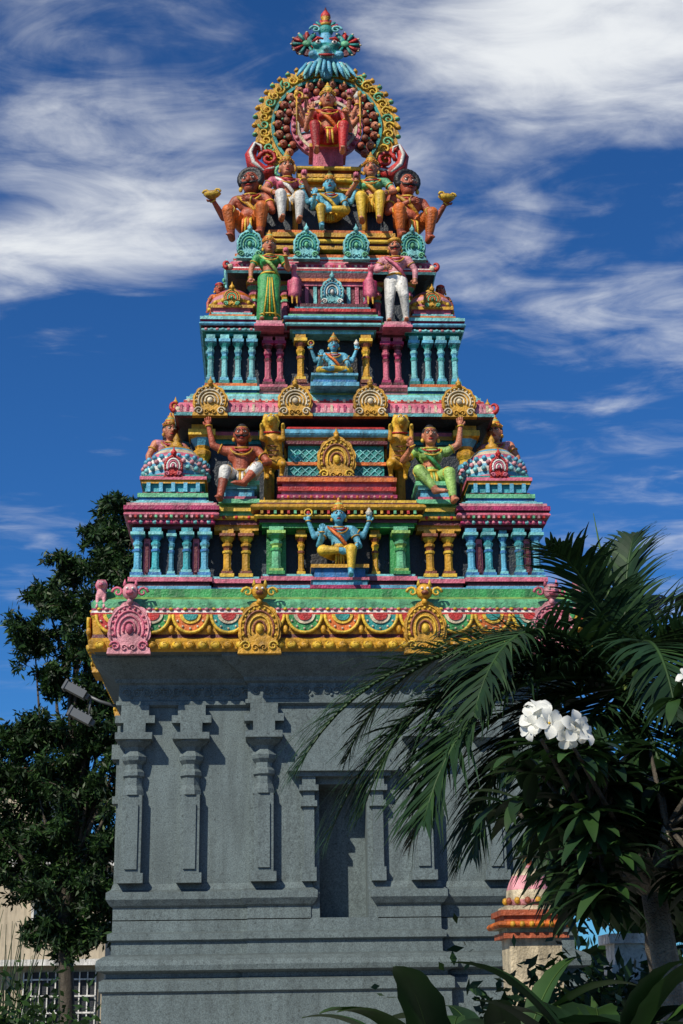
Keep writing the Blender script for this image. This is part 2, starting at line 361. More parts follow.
        if it=='shell':
            g.lathe((w[0],w[1]-.03,w[2]+.03),[(.01,-.03,'gold'),(.035,-.01,'yellow'),(.05,.015,'gold'),(.038,.03,'yellow'),(.012,.04,'gold')],12,sx=1.5)
            for q in (-1,1): g.spiral(w[0]+q*.045,w[1]-.05,w[2]+.05,.03,1.2,'yellow',.011,q,n=10)
    return g.build()
# ------------------------------------------------------------------ ornament helpers
def kudu(g,x,y,z,w,h,cA='gold',cB='red',cC='yellow'):
    old=g.M; T=Matrix.Translation((x,y,z)); g.M=(old@T) if old is not None else T
    R=w/2; out=[]
    n=44
    for i in range(n+1):
        t=i/n; a=-.22*pi+1.44*pi*t
        r=R*(.93+.08*abs(math.sin(a*6))); X=r*math.cos(a); Z=h*.43+ (h*.48)*math.sin(a)*(.93+.08*abs(math.sin(a*6)))
        if abs(a-pi/2)<.16: Z+=h*.07*(1-abs(a-pi/2)/.16)
        out.append((X,Z))
    out+= [(-R*.95,h*.10),(-R*1.0,0),(R*1.0,0),(R*.95,h*.10)]
    g.plate(out,.05,-.03,cA)
    def arcp(k,yy,rr,m,a0=-.15,a1=1.15):
        g.tube([(R*k*math.cos(pi*(a0+(a1-a0)*i/18)),yy,h*.43+h*.47*k*math.sin(pi*(a0+(a1-a0)*i/18))) for i in range(19)],rr,m,5)
    arcp(.88,-.035,.011,cA); arcp(.66,-.035,.013,cB); arcp(.47,-.04,.010,cC); arcp(.28,-.04,.012,cB)
    for i in range(13):
        a=pi*(-.1+1.2*i/12); g.ell((R*.775*math.cos(a),-.035,h*.43+h*.47*.775*math.sin(a)),(R*.07,.02,R*.07),cC,True)
    g.ell((0,-.04,h*.43),(R*.17,.035,h*.09),cC)
    g.ell((0,-.045,h*.90),(R*.14,.04,h*.06),cA); g.lathe((0,-.02,h*.93),[(.03,0,cA),(.035,.03,cA),(.012,.06,cA),(.002,.1,cA)],8)
    for sx in (-1,1):
        g.spiral(sx*R*.62,-.04,h*.13,R*.24,1.4,cC,.013,sx); g.spiral(sx*R*.2,-.04,h*.10,R*.17,1.3,cA,.011,-sx)
    g.M=old
def column(g,x,y,z0,z1,r,c1,c2,c3):
    h=z1-z0; Z=lambda t:z0+h*t
    g.cb(x,y,Z(0),Z(.07),r*1.45,c2); g.cb(x,y,Z(.07),Z(.13),r*1.2,c3)
    P=[(1.0,.13,c1),(1.05,.18,c1),(.85,.2,c1),(.82,.50,c1),(1.05,.52,c2),(1.05,.56,c2),(.8,.58,c3),(.8,.62,c3),(1.1,.66,c1),(1.15,.70,c1),(.8,.73,c1),(.95,.76,c2),(1.45,.83,c1),(1.5,.85,c1)]
    g.lathe((x,y,0),[(r*a,Z(b),m) for a,b,m in P],8,pi/8,False)
    g.cb(x,y,Z(.85),Z(.91),r*1.6,c3); g.cb(x,y,Z(.91),Z(1.0),r*1.25,c1)
def dentils(g,x0,x1,n,y,z,w,h,d,mats):
    for i in range(n):
        x=x0+(x1-x0)*(i+.5)/n; g.box(x-w/2,x+w/2,y-d,y+.02,z,z+h,mats[i%len(mats)])
def petals(g,x0,x1,n,y,z,h,mats):
    for i in range(n):
        x=x0+(x1-x0)*(i+.5)/n; g.ell((x,y,z+h/2),((x1-x0)/n*.42,.03,h/2),mats[i%len(mats)],True)
def corner_curls(g,hx,yf,z,r,c1,c2):
    for sx in (-1,1):
        for yy in (yf,2*YC-yf):
            P=[]
            for i in range(14):
                t=i/13; a=-pi/2+t*1.3*pi; rr=r*(1-.6*t); P.append((sx*(hx+r*.2+rr*math.cos(a)*.9),yy-(.04 if yy<YC else -.04),z+r+rr*math.sin(a)))
            g.tube(P,[.032*(1-.7*i/13) for i in range(14)],c1,6); g.ell((sx*(hx-.02),yy,z+.03),(.05,.05,.05),c2,True)
YC=17.9
# ================================================================== GOPURAM
tower=empty('temple_gopuram')
def plan(segs,mirror=True,yb=None):
    front=[]
    for x0,x1,y in segs: front+= [(x0,y),(x1,y)]
    out=[]
    for p in front:
        if not out or p!=out[-1]: out.append(p)
    if not mirror: return out+[(out[-1][0],yb),(out[0][0],yb)]
    return out+[(x,2*YC-y) for x,y in reversed(out)]
S='stone'
g=G('stone_base',tower)
full=plan([(-2.36,-.98,16.0),(-.98,.98,15.9),(.98,2.36,16.0)])
g.sweep(full,[(.09,0,S),(.09,1.78,S),(.12,1.80,S),(.12,1.90,S),(.06,1.93,S),(.06,1.97,S),(.15,2.0,S),(.16,2.05,S),(.15,2.10,S),(.09,2.14,S),(.02,2.16,S),(.02,2.28,S),(.06,2.30,S),(.06,2.36,S),(.015,2.38,S),(.015,2.50,S)])
upb=[(.015,2.49,S),(.015,2.62,S),(.045,2.64,S),(.085,2.70,S),(.085,2.77,S),(.04,2.80,S),(.02,2.86,S)]
g.sweep(plan([(-2.36,-.98,16.0),(-.98,-.36,15.9)],False,19.8),upb)
g.sweep(plan([(.36,.98,15.9),(.98,2.36,16.0)],False,19.803),upb)
g.box(-.5,.5,16.30,19.7,2.45,5.2,S)
g.box(-2.36,-.25,16.0,19.8,2.5,5.3,S); g.box(.25,2.36,16.0,19.797,2.5,5.297,S); g.box(-.25,.25,16.003,19.6,3.86,5.29,S)
g.box(-.98,-.252,15.9,16.02,2.5,5.2,S); g.box(.252,.98,15.9,16.02,2.5,5.2,S); g.box(-.252,.252,15.897,16.02,3.86,5.2,S)
g.sweep(full,[(.015,4.70,S),(.05,4.72,S),(.05,4.76,S),(.025,4.77,S),(.025,4.94,S),(.06,4.96,S),(.07,5.0,S),(.20,5.10,S),(.30,5.18,S),(.30,5.24,S)])
def pilaster(x,y,r=.105,z0=2.86):
    g.cb(x,y,z0,z0+.1,r*1.25,S); g.cb(x,y,z0+.1,z0+.9,r*.96,S,r*.85); g.cb(x,y-.02,z0+.14,z0+.80,r*.6,S,r*.85)
    g.lathe((x,y,0),[(r*1.15,z0+.9,S),(r*1.1,z0+.95,S),(r*.92,z0+1.0,S),(r*.92,z0+1.08,S),(r*1.15,z0+1.1,S),(r*1.15,z0+1.14,S),(r*.9,z0+1.17,S),(r*.9,z0+1.22,S),(r*1.25,z0+1.26,S),(r*1.35,z0+1.30,S),(r*.95,z0+1.36,S),(r*1.1,z0+1.40,S),(r*1.75,z0+1.45,S),(r*1.8,z0+1.47,S)],8,pi/8,False)
    g.cb(x,y,z0+1.47,z0+1.54,r*1.85,S); g.cb(x,y,z0+1.54,z0+1.66,r*1.1,S)
    g.box(x-r*2.0,x+r*2.0,y-.08,y+.1,z0+1.66,z0+1.74,S); g.box(x-r*1.4,x+r*1.4,y-.07,y+.1,z0+1.74,z0+1.85,S)
for x in (-2.2,-1.6,1.6,2.2): pilaster(x,15.98)
for x in (-.83,.83): pilaster(x,15.88)
for x in (-.36,.36):
    g.cb(x,15.88,2.86,3.0,.075,S); g.cb(x,15.88,3.0,3.62,.055,S); g.cb(x,15.88,3.62,3.68,.085,S); g.cb(x,15.88,3.68,3.78,.06,S); g.cb(x,15.88,3.78,3.84,.10,S); g.cb(x,15.88,3.84,3.93,.07,S)
g.box(-.50,.50,15.79,15.93,3.93,3.98,S); g.box(-.58,.58,15.74,15.93,3.98,4.07,S); g.box(-.50,.50,15.80,15.93,4.07,4.14,S)
for yy in (16.7,17.5,18.3,19.1):
    for sx in (-1,1):
        x=sx*2.36; g.cb(x,yy,2.86,3.76,.08,S); g.cb(x,yy,3.76,3.84,.12,S); g.cb(x,yy,3.84,4.24,.09,S); g.cb(x,yy,4.24,4.40,.14,S); g.cb(x,yy,4.40,4.70,.09,S)
for i in range(44):
    x=-2.3+i*4.6/43; y=15.868 if abs(x)<.98 else 15.968
    g.spiral(x,y,4.855,.05,1.5,S,.010,1 if i%2 else -1,a0=(i%3)*.7,n=12)
    g.ell((x+.052,y,4.90 if i%2 else 4.81),(.018,.012,.018),S,True)
g.build()
# ---- eave 1
g=G('lower_cornice',tower)
g.sweep(plan([(-2.4,2.4,15.8)]),[(.0,5.2,S),(.22,5.215,'gold'),(.27,5.24,'gold'),(.285,5.32,'gold'),(.25,5.36,'maroon'),(.24,5.40,'gold'),(.25,5.56,'yellow'),(.27,5.60,'red'),(.27,5.63,'white'),(.26,5.655,'magenta'),(.26,5.68,'mint'),(.27,5.74,'mint'),(.22,5.79,'lgreen'),(.12,5.84,'green'),(.12,5.93,'mint'),(-.12,6.0,'mint')])
def eave_front(T,hw,n):
    g.M=T
    for i in range(n):
        x=-hw+2*hw*(i+.5)/n; w=2*hw/n; R=w*.46; c1=('red','green','orange','teal')[i%4]; c2=('green','red','teal','red')[i%4]
        z=5.60; A=[pi+pi*k/12 for k in range(13)]
        g.plate([(x+R*math.cos(a),z+R*1.05*math.sin(a)) for a in A],-.02,-.045,c1)
        g.tube([(x+R*math.cos(a),-.045,z+R*1.05*math.sin(a)) for a in A],.018,'yellow',6)
        g.plate([(x+R*.62*math.cos(a),z+R*.55*math.sin(a)) for a in A],-.03,-.06,'cream' if i%2 else 'yellow')
        g.plate([(x+R*.42*math.cos(a),z+R*.37*math.sin(a)) for a in A],-.04,-.07,c2)
        for q in range(5):
            a=pi*(1.15+.7*q/4); g.ell((x+R*.81*math.cos(a),-.05,z+R*.82*math.sin(a)),(.014,.014,.014),'cream',True)
        g.ell((x+w/2,-.035,5.44),(.03,.03,.05),'gold',True)
        for q in (-1,0,1): 
            xx=x+q*w/3; g.ell((xx,-.03,5.275),(w*.15,.035,.045),'yellow' if q else 'gold',True); g.spiral(xx,-.055,5.28,.03,1.1,'gold',.007,q or 1,n=8)
    m=int(hw*2/.075)
    for i in range(m): g.ell((-hw+2*hw*(i+.5)/m,-.018,5.668),(.024,.02,.018),'lpink' if i%2 else 'yellow',True)
    g.M=None
eave_front(Matrix.Translation((0,15.545,0)),2.62,13)
eave_front(Matrix.Translation((-2.655,YC,0))@Matrix.Rotation(-pi/2,4,'Z'),2.3,11)
eave_front(Matrix.Translation((2.655,YC,0))@Matrix.Rotation(pi/2,4,'Z'),2.3,11)
for x,c in ((-2.25,('lpink','pink','pink')),(-.88,('gold','brown','yellow')),(.88,('gold','brown','yellow')),(2.25,('lpink','pink','pink'))):
    kudu(g,x,15.49,5.17,.46,.62,*c)
    g.ell((x,15.46,5.84),(.09,.08,.09),c[0]); g.ell((x-.03,15.385,5.86),.015,'eyewhite',True); g.ell((x+.03,15.385,5.86),.015,'eyewhite',True); g.ell((x,15.38,5.81),(.045,.04,.028),c[1],True)
    for s in (-1,1): g.spiral(x+s*.13,15.44,5.83,.06,1.2,c[2],.018,s,n=12); g.lathe((x+s*.06,15.45,5.90),[(.025,0,c[2]),(.012,.05,c[2]),(.002,.08,c[2])],6)
for yy in (16.6,19.2):
    for sx in (-1,1):
        g.M=Matrix.Translation((sx*2.70,yy,0))@Matrix.Rotation(sx*pi/2,4,'Z'); kudu(g,0,0,5.17,.46,.62)
g.M=None
g.build()
# ---- tier B
g=G('lower_storey',tower)
g.box(-2.12,2.12,16.36,2*YC-16.36,5.95,7.1,'shade_navy')  # core wall coloured dark to paint in the shade between the columns
def base_row(x0,x1,yf,yb,z,dz=0):
    g.bands((x0,x1,yf,yb),z+dz,[(.05,.04,'magenta'),(.04,.02,'lblue'),(.05,0,'maroon'),(.05,.03,'pink'),(.03,.01,'lcyan')])
PW=(-2.31,-1.44)
for s in (-1,1):
    a,b=sorted((s*PW[0],s*PW[1]))
    base_row(a,b,16.08,2*YC-16.08,5.98,.001)
    for k,t in enumerate((.07,.30,.5,.70,.93)):
        x=a+(b-a)*t; column(g,x,16.16 if k!=2 else 16.2,6.20,6.76,.05 if k!=2 else .035,'lblue' if k%2==0 else 'cyan','blue','lcyan')
    g.box(a+.1,b-.1,16.24,16.4,6.2,6.75,'shade_navy')
    for t in (.185,.815): 
        x=a+(b-a)*t; g.box(x-.035,x+.035,16.20,16.25,6.22,6.66,'pink'); g.box(x-.018,x+.018,16.18,16.25,6.26,6.60,'maroon')
    for k in range(5):
        yy=16.5+k*.7
        column(g,s*2.24,yy,6.20,6.76,.05,'cyan','blue','lcyan')
    z=g.bands((a,b,16.12,2*YC-16.12),6.755,[(.04,.0,'maroon'),(.05,.04,'magenta',.015),(.03,.03,'lpink'),(.05,.08,'pink',.02),(.025,.07,'maroon'),(.05,.10,'magenta'),(.04,.07,'lpink'),(.03,.03,'lcyan')])
    dentils(g,a-.05,b+.05,17,16.06,6.86,.028,.045,.035,('lpink','red','mint'))
    petals(g,a-.02,b+.02,12,16.08,6.795,.05,('pink','lcyan'))
    xc=(a+b)/2
    for y0 in (16.2,2*YC-17.1):
        y1=y0+.9
        z=g.bands((xc-.38,xc+.38,y0,y1),7.06,[(.05,.03,'lcyan'),(.04,0,'blue'),(.05,.02,'mint'),(.03,-.03,'maroon'),(.10,-.06,'cyan'),(.04,-.02,'gold'),(.04,.0,'pink'),(.03,-.03,'teal')])
        for k in range(5): g.cb(xc-.28+k*.14,y0+.035,7.23,7.34,.022,'lblue',.02)
        cy=(y0+y1)/2
        g.lathe((xc,cy,7.43),[(.36,0,'gold'),(.38,.03,'pink'),(.36,.06,'lblue'),(.37,.10,'white'),(.375,.16,'lblue'),(.36,.20,'white'),(.34,.26,'lcyan'),(.33,.28,'pink'),(.31,.33,'cream'),(.25,.39,'lblue'),(.22,.42,'gold'),(.2,.44,'gold'),(.12,.48,'red'),(.06,.50,'gold'),(.08,.53,'gold'),(.03,.57,'gold'),(.045,.60,'gold'),(.005,.68,'gold')],24)
        for r_,zz,mm in ((.385,7.56,'lcyan'),(.378,7.63,'lpink'),(.355,7.70,'lblue')):
            for k in range(22):
                an=2*pi*(k+.5*(zz>7.6 and zz<7.65))/22; g.ell((xc+r_*math.cos(an),cy+r_*math.sin(an),zz),(.032,.032,.032),mm,True)
        if y0<17: kudu(g,xc,y0+.03,7.40,.22,.30,'red','white','pink')
for s in (-1,1):
    a,b=sorted((s*1.40,s*.90))
    base_row(a,b,16.16,17,5.98,.004)
    for k,x in enumerate((1.25,1.04)): 
        column(g,s*x,16.22,6.20,6.76,.055,'gold','yellow','brown')
    g.bands((a,b,16.2,17),6.758,[(.06,.0,'gold'),(.05,.03,'maroon'),(.05,.05,'gold',.02),(.05,.02,'mint'),(.05,.07,'yellow'),(.04,.03,'lgreen')])
    petals(g,a,b,7,16.15,6.87,.05,('gold','red'))
    g.bands((s*1.12-.2,s*1.12+.2,16.12,16.7),7.052,[(.05,.03,'mint'),(.04,0,'pink'),(.09,-.03,'lblue'),(.04,0,'lcyan'),(.05,.03,'mint')])
base_row(-.84,.84,16.06,17,5.98,.006)
for s in (-1,1):
    column(g,s*.70,16.12,6.20,6.76,.065,'mint','green','lgreen')
    g.box(s*.70-.11,s*.70+.11,16.2,16.4,6.2,6.75,'green')
    column(g,s*.42,16.22,6.20,6.76,.04,'gold','brown','yellow')
g.box(-.36,.36,16.30,16.345,6.1,6.75,'black')  # black sheet paints the shade inside the niche
g.bands((-.86,.86,16.1,17.2),6.762,[(.05,.0,'green'),(.04,.03,'maroon'),(.05,.06,'yellow',.03),(.04,.04,'brown'),(.07,.10,'gold',.03),(.03,.06,'maroon'),(.04,.03,'yellow')])
dentils(g,-.9,.9,24,16.03,6.90,.03,.04,.03,('gold','red','mint'))
g.bands((-.30,.30,15.86,16.3),5.98,[(.04,.03,'magenta'),(.06,0,'lblue'),(.03,.02,'pink'),(.11,-.02,'blue'),(.04,.02,'gold')])
z=g.bands((-.66,.66,16.28,17.2),7.07,[(.05,.04,'mint'),(.05,.0,'pink'),(.04,.03,'magenta'),(.05,-.02,'lpink'),(.05,.02,'red'),(.06,-.03,'pink'),(.05,.03,'orange'),(.03,0,'maroon')])
petals(g,-.66,.66,20,16.27,7.16,.05,('lpink','orange'))
g.box(-.56,.56,16.42,17.2,7.42,7.88,'teal')
for i in range(-14,15):
    for d in (-1,1):
        x0=i*.09; P=[]
        for t in range(9):
            zz=7.47+.36*t/8; xx=x0+d*(.18*(t/8)*2-.18)
            if abs(xx)<.55: P.append((xx,16.415,zz))
        if len(P)>1: g.tube(P,.009,'lcyan',4)
g.box(-.58,.58,16.39,16.43,7.62,7.66,'orange')
g.bands((-.56,.56,16.40,17.2),7.872,[(.04,.04,'maroon'),(.04,.02,'gold'),(.10,.05,'lblue',.04),(.05,.0,'red',.02)])
for k in range(7): g.lathe((-.42+.14*k,16.6,8.06),[(.03,0,'gold'),(.04,.02,'gold'),(.015,.05,'gold'),(.02,.07,'yellow'),(.002,.11,'gold')],8)
kudu(g,0,16.33,7.40,.46,.60,'gold','brown','yellow')
g.box(-1.72,1.72,16.85,2*YC-16.85,7.0,8.32,'shade_navy')  # wall colour carries the dark shadow behind the seated figures
for s in (-1,1):
    column(g,s*1.58,16.82,7.1,8.28,.10,'gold','lblue','yellow'); column(g,s*.78,16.84,7.1,8.28,.08,'gold','brown','mint')
    g.bands((s*1.2-.5,s*1.2+.5,16.84,17),8.05,[(.05,.0,'teal'),(.05,.03,'gold'),(.05,.02,'pink')])
    for yy in (17.4,18.4): column(g,s*1.74,yy,7.1,8.28,.08,'lblue','gold','pink')
g.build()
# ---- eave 2
g=G('middle_cornice',tower)
g.sweep(plan([(-1.70,1.70,16.72)]),[(.0,8.24,'shade_navy'),(.16,8.27,'maroon'),(.20,8.29,'lcyan'),(.21,8.325,'maroon'),(.20,8.335,'lpink'),(.19,8.40,'pink'),(.15,8.47,'lpink'),(.10,8.50,'red'),(.10,8.525,'white'),(.07,8.55,'lcyan'),(.07,8.585,'orange'),(.04,8.60,'lcyan'),(.02,8.64,'mint'),(-.1,8.70,'mint')])
dentils(g,-1.86,1.86,48,16.53,8.345,.03,.09,.012,('pink','magenta','lpink','cream'))
dentils(g,-1.78,1.78,46,16.63,8.505,.03,.04,.015,('cream','red'))
for T in (Matrix.Translation((-1.895,YC,0))@Matrix.Rotation(-pi/2,4,'Z'),Matrix.Translation((1.895,YC,0))@Matrix.Rotation(pi/2,4,'Z')):
    g.M=T; dentils(g,-1.35,1.35,30,.0,8.345,.035,.10,.012,('pink','magenta','lpink','cream')); kudu(g,-.7,-.02,8.28,.42,.46); kudu(g,.7,-.02,8.28,.42,.46); g.M=None
for x in (-1.48,-.475,.42,1.48): kudu(g,x,16.50,8.27,.42,.44,'gold','cream','cream')
corner_curls(g,1.88,16.56,8.34,.07,'red','cream')
g.build()
# ---- tier C
g=G('upper_storey',tower)
g.box(-1.42,1.42,17.0,2*YC-17.0,8.6,9.72,'shade_navy')  # dark core again, column-gap shade put into the colour
for s in (-1,1):
    a,b=sorted((s*1.56,s*.93))
    g.bands((a,b,16.76,2*YC-16.76),8.62,[(.05,.03,'mint'),(.04,.0,'blue'),(.05,.03,'lcyan'),(.05,0,'orange')])
    for t in (.10,.37,.63,.90): column(g,a+(b-a)*t,16.83,8.81,9.46,.043,'lcyan','teal','lblue')
    g.box(a+.1,b-.1,16.90,17.1,8.8,9.46,'shade_navy')
    for k in range(4): column(g,s*1.5,17.2+k*.5,8.81,9.46,.045,'lcyan','teal','lblue')
    g.bands((a,b,16.8,2*YC-16.8),9.455,[(.04,.0,'teal'),(.04,.04,'lcyan',.015),(.03,.02,'maroon'),(.05,.06,'lblue',.02),(.03,.04,'magenta'),(.04,.07,'lcyan'),(.03,.02,'mint')])
    petals(g,a-.03,b+.03,10,16.76,9.50,.04,('lpink','lcyan'))
    xc=(a+b)/2
    for y0 in (16.84,2*YC-17.44):
        g.bands((xc-.25,xc+.25,y0,y0+.6),9.70,[(.05,.03,'orange'),(.04,0,'lcyan'),(.06,-.02,'pink'),(.04,.01,'gold')])
        g.lathe((xc,y0+.3,9.88),[(.27,0,'orange'),(.29,.03,'pink'),(.28,.08,'gold'),(.29,.12,'lpink'),(.27,.18,'orange'),(.23,.24,'pink'),(.17,.29,'gold'),(.13,.30,'lcyan'),(.05,.33,'gold'),(.06,.36,'gold'),(.02,.39,'gold'),(.03,.41,'gold'),(.004,.46,'gold')],20)
        for k in range(16):
            an=2*pi*k/16; g.ell((xc+.29*math.cos(an),y0+.3+.29*math.sin(an),9.97),(.028,.028,.03),'yellow',True)
        if y0<17.2: kudu(g,xc,y0+.0,9.86,.22,.26,'gold','orange','mint')
    a,b=sorted((s*.90,s*.56))
    g.bands((a,b,16.8,17.2),8.624,[(.05,.02,'magenta'),(.05,0,'lpink'),(.05,.02,'maroon'),(.04,0,'pink')])
    for x in (.80,.65): column(g,s*x,16.88,8.81,9.46,.045,'pink','maroon','magenta')
    g.bands((a,b,16.84,17.2),9.458,[(.05,.0,'maroon'),(.04,.04,'pink'),(.06,.06,'lpink',.02),(.05,.02,'mint')])
    g.bands((s*.785-.16,s*.785+.16,16.62,17.1),9.50,[(.03,.02,'pink'),(.05,.0,'lpink')])
    column(g,s*.40,16.80,8.81,9.46,.05,'gold','brown','yellow')
g.bands((-.52,.52,16.74,17.3),8.628,[(.04,.03,'lgreen'),(.05,0,'pink'),(.04,.02,'gold'),(.05,0,'maroon')])
g.box(-.3,.3,16.93,16.995,8.8,9.46,'black')  # niche shade painted as a black backing
g.bands((-.26,.26,16.5,16.9),8.66,[(.05,.03,'lblue'),(.04,0,'blue'),(.05,-.02,'lcyan'),(.03,.02,'lblue')])
g.bands((-.50,.50,16.74,17.3),9.462,[(.04,.0,'lcyan'),(.03,.03,'maroon'),(.05,.07,'lcyan',.02),(.03,.05,'red'),(.05,.09,'lblue',.02),(.04,.05,'mint'),(.05,.0,'pink'),(.04,.03,'red'),(.05,-.03,'cyan'),(.06,-.06,'maroon')])
g.box(-.46,.46,16.98,17.3,9.9,10.42,'maroon')
for k in range(9): g.box(-.42+k*.105-.022,-.42+k*.105+.022,16.96,16.99,9.95,10.22,'pink' if k%2 else 'lcyan')
g.bands((-.46,.46,16.95,17.2),10.22,[(.05,.0,'pink'),(.04,.03,'orange'),(.06,.02,'maroon')])
kudu(g,0,16.88,9.90,.30,.42,'lcyan','lblue','white')
g.box(-1.08,1.08,17.25,2*YC-17.25,9.6,10.44,'shade_navy')
for s in (-1,1):
    for x in (.98,.58): column(g,s*x,17.2,9.75,10.42,.06,'pink','mint','gold')
g.build()
# ---- eave 3 + top platform
g=G('top_cornice',tower)
g.sweep(plan([(-1.2,1.2,17.1)]),[(.0,10.38,'shade_navy'),(.11,10.41,'lcyan'),(.13,10.44,'red'),(.13,10.47,'white'),(.12,10.49,'magenta'),(.10,10.54,'pink'),(.06,10.60,'white'),(.04,10.62,'red'),(.04,10.65,'lcyan'),(.02,10.69,'orange'),(.02,10.73,'lcyan'),(-.05,10.76,'teal'),(-.1,10.80,'teal')])
dentils(g,-1.3,1.3,38,16.995,10.475,.03,.06,.012,('lpink','red','cream'))
corner_curls(g,1.30,16.99,10.46,.055,'red','cream')
for x in (-1.03,-.315,.315,1.03): kudu(g,x,16.94,10.58,.34,.44,'lcyan','teal','mint')
for sx in (-1,1):
    g.M=Matrix.Translation((sx*1.33,YC,0))@Matrix.Rotation(sx*pi/2,4,'Z'); kudu(g,0,0,10.58,.34,.44,'lcyan','teal','mint'); g.M=None
g.bands((-.80,.80,17.12,2*YC-17.12),10.80,[(.05,.05,'gold'),(.04,.02,'maroon'),(.06,.04,'yellow',.02),(.04,0,'brown'),(.06,.03,'gold'),(.05,0,'orange')])
g.bands((-1.15,1.15,17.22,2*YC-17.22),10.798,[(.08,.0,'teal'),(.06,.03,'orange'),(.06,0,'gold'),(.05,.03,'red')])
V=[]
for i in range(13):
    a=pi*i/12; V.append((.62*math.cos(a)*1.0,11.08+.95*math.sin(a)**.8))
k=len(V)
g.add([(-.90,YC+y,z) for y,z in V]+[(.90,YC+y,z) for y,z in V],[(i,i+1,k+i+1,k+i) for i in range(k-1)]+[tuple(range(k)),tuple(range(2*k-1,k-1,-1))],'shade_navy',False)
for xx in (-.9,-.45,.45,.9): g.tube([(xx,YC+y*1.02,z+.01) for y,z in V],.04,'gold',6)
g.bands((-.36,.36,17.42,18.2),11.1,[(.1,.08,'gold'),(.1,.02,'brown'),(.12,.06,'yellow',.03),(.3,.0,'gold'),(.05,.05,'orange'),(.06,.08,'yellow',.03),(.05,.03,'brown'),(.08,-.02,'gold'),(.06,.04,'yellow',.02),(.05,.06,'gold'),(.06,.0,'brown'),(.06,.05,'yellow',.02)])
for k_ in range(8): g.ell((-.31+k_*.0886,17.39,12.02),(.035,.03,.06),'yellow',True)
g.bands((-.22,.22,17.50,17.9),12.18,[(.05,.04,'lpink'),(.32,-.02,'pink'),(.05,.03,'gold')])
g.build()
# ---- halo ring
g=G('halo_arch',tower)
C=(0,13.10); a0=-.22*pi; a1=1.22*pi
g.M=Matrix.Translation((0,YC-.02,0))
g.annulus(C,.74,.94,.06,-.02,a0,a1,'gold',132,33,.06)
g.annulus(C,.72,.76,.07,-.06,a0,a1,'teal',70)
g.annulus(C,.50,.73,.05,-.01,a0,a1,'maroon',60)
n=32
for i in range(n+1):
    a=a0+(a1-a0)*i/n; ca,sa=math.cos(a),math.sin(a)
    g.spiral(C[0]+.86*ca,-.04,C[1]+.86*sa,.078,1.4,'yellow' if i%3 else 'mint',.018,1 if i%2 else -1,a0=a,n=13)
    g.lathe((.99*ca,-.01,C[1]+.99*sa-.02),[(.035,0,'gold' if i%2 else 'mint'),(.04,.03,'gold'),(.002,.08,'gold')],6)
n=19
for i in range(n+1):
    a=a0+(a1-a0)*i/n; ca,sa=math.cos(a),math.sin(a)
    g.ell((.665*ca,-.05,C[1]+.665*sa),(.062,.05,.062),'skin' if i%2 else 'skinred'); g.ell((.665*ca,-.10,C[1]+.665*sa-.015),(.018,.02,.014),'brown',True); g.ell((.665*ca-.022,-.095,C[1]+.665*sa+.015),.009,'cream',True); g.ell((.665*ca+.022,-.095,C[1]+.665*sa+.015),.009,'cream',True)
    g.ell((.72*ca,-.06,C[1]+.72*sa),(.03,.03,.03),'gold',True)
    a+=(a1-a0)/n/2
    if i<n: g.ell((.555*math.cos(a),-.05,C[1]+.555*math.sin(a)),(.052,.045,.052),'brown' if i%2 else 'skinred'); g.ell((.61*math.cos(a),-.07,C[1]+.61*math.sin(a)),(.02,.02,.02),'mint',True)
for r0,r1,m,y in ((.42,.49,'pink',-.05),(.38,.42,'cream',-.06),(.0,.38,'lpink',-.03)):
    g.annulus(C,r0,r1,.04,y,0,2*pi,m,48)
for i in range(28):
    a=2*pi*i/28; g.ell((.455*math.cos(a),-.06,C[1]+.455*math.sin(a)),(.03,.025,.03),'magenta' if i%2 else 'lpink',True)
for i in range(20):
    a=2*pi*i/20; g.tube([(.2*math.cos(a),-.04,C[1]+.2*math.sin(a)),(.37*math.cos(a),-.04,C[1]+.37*math.sin(a))],[.02,.008],'lblue' if i%2 else 'pink',5)
for s in (-1,1):
    base=[(s*.72,0,12.42),(s*.86,-.02,12.36),(s*1.0,-.03,12.48),(s*1.04,-.03,12.64),(s*.98,-.03,12.78),(s*.90,-.03,12.74),(s*.89,-.03,12.66)]
    g.tube(base,[.09,.11,.10,.08,.06,.045,.02],'red',8)
    g.tube([(p[0],p[1]-.08,p[2]) for p in base],[.02,.03,.03,.028,.022,.018,.01],'white',6)
    g.spiral(s*.80,-.08,12.56,.13,1.4,'red',.035,s); g.spiral(s*.62,-.06,12.36,.12,1.3,'mint',.03,-s); g.spiral(s*.50,-.08,12.40,.10,1.3,'gold',.03,s)
    for q in range(5): g.lathe((s*(1.0+.03*math.sin(q)),-.06,12.44+.07*q),[(.025,0,'white'),(.012,.04,'white'),(.002,.08,'white')],6)
g.M=None
g.build()
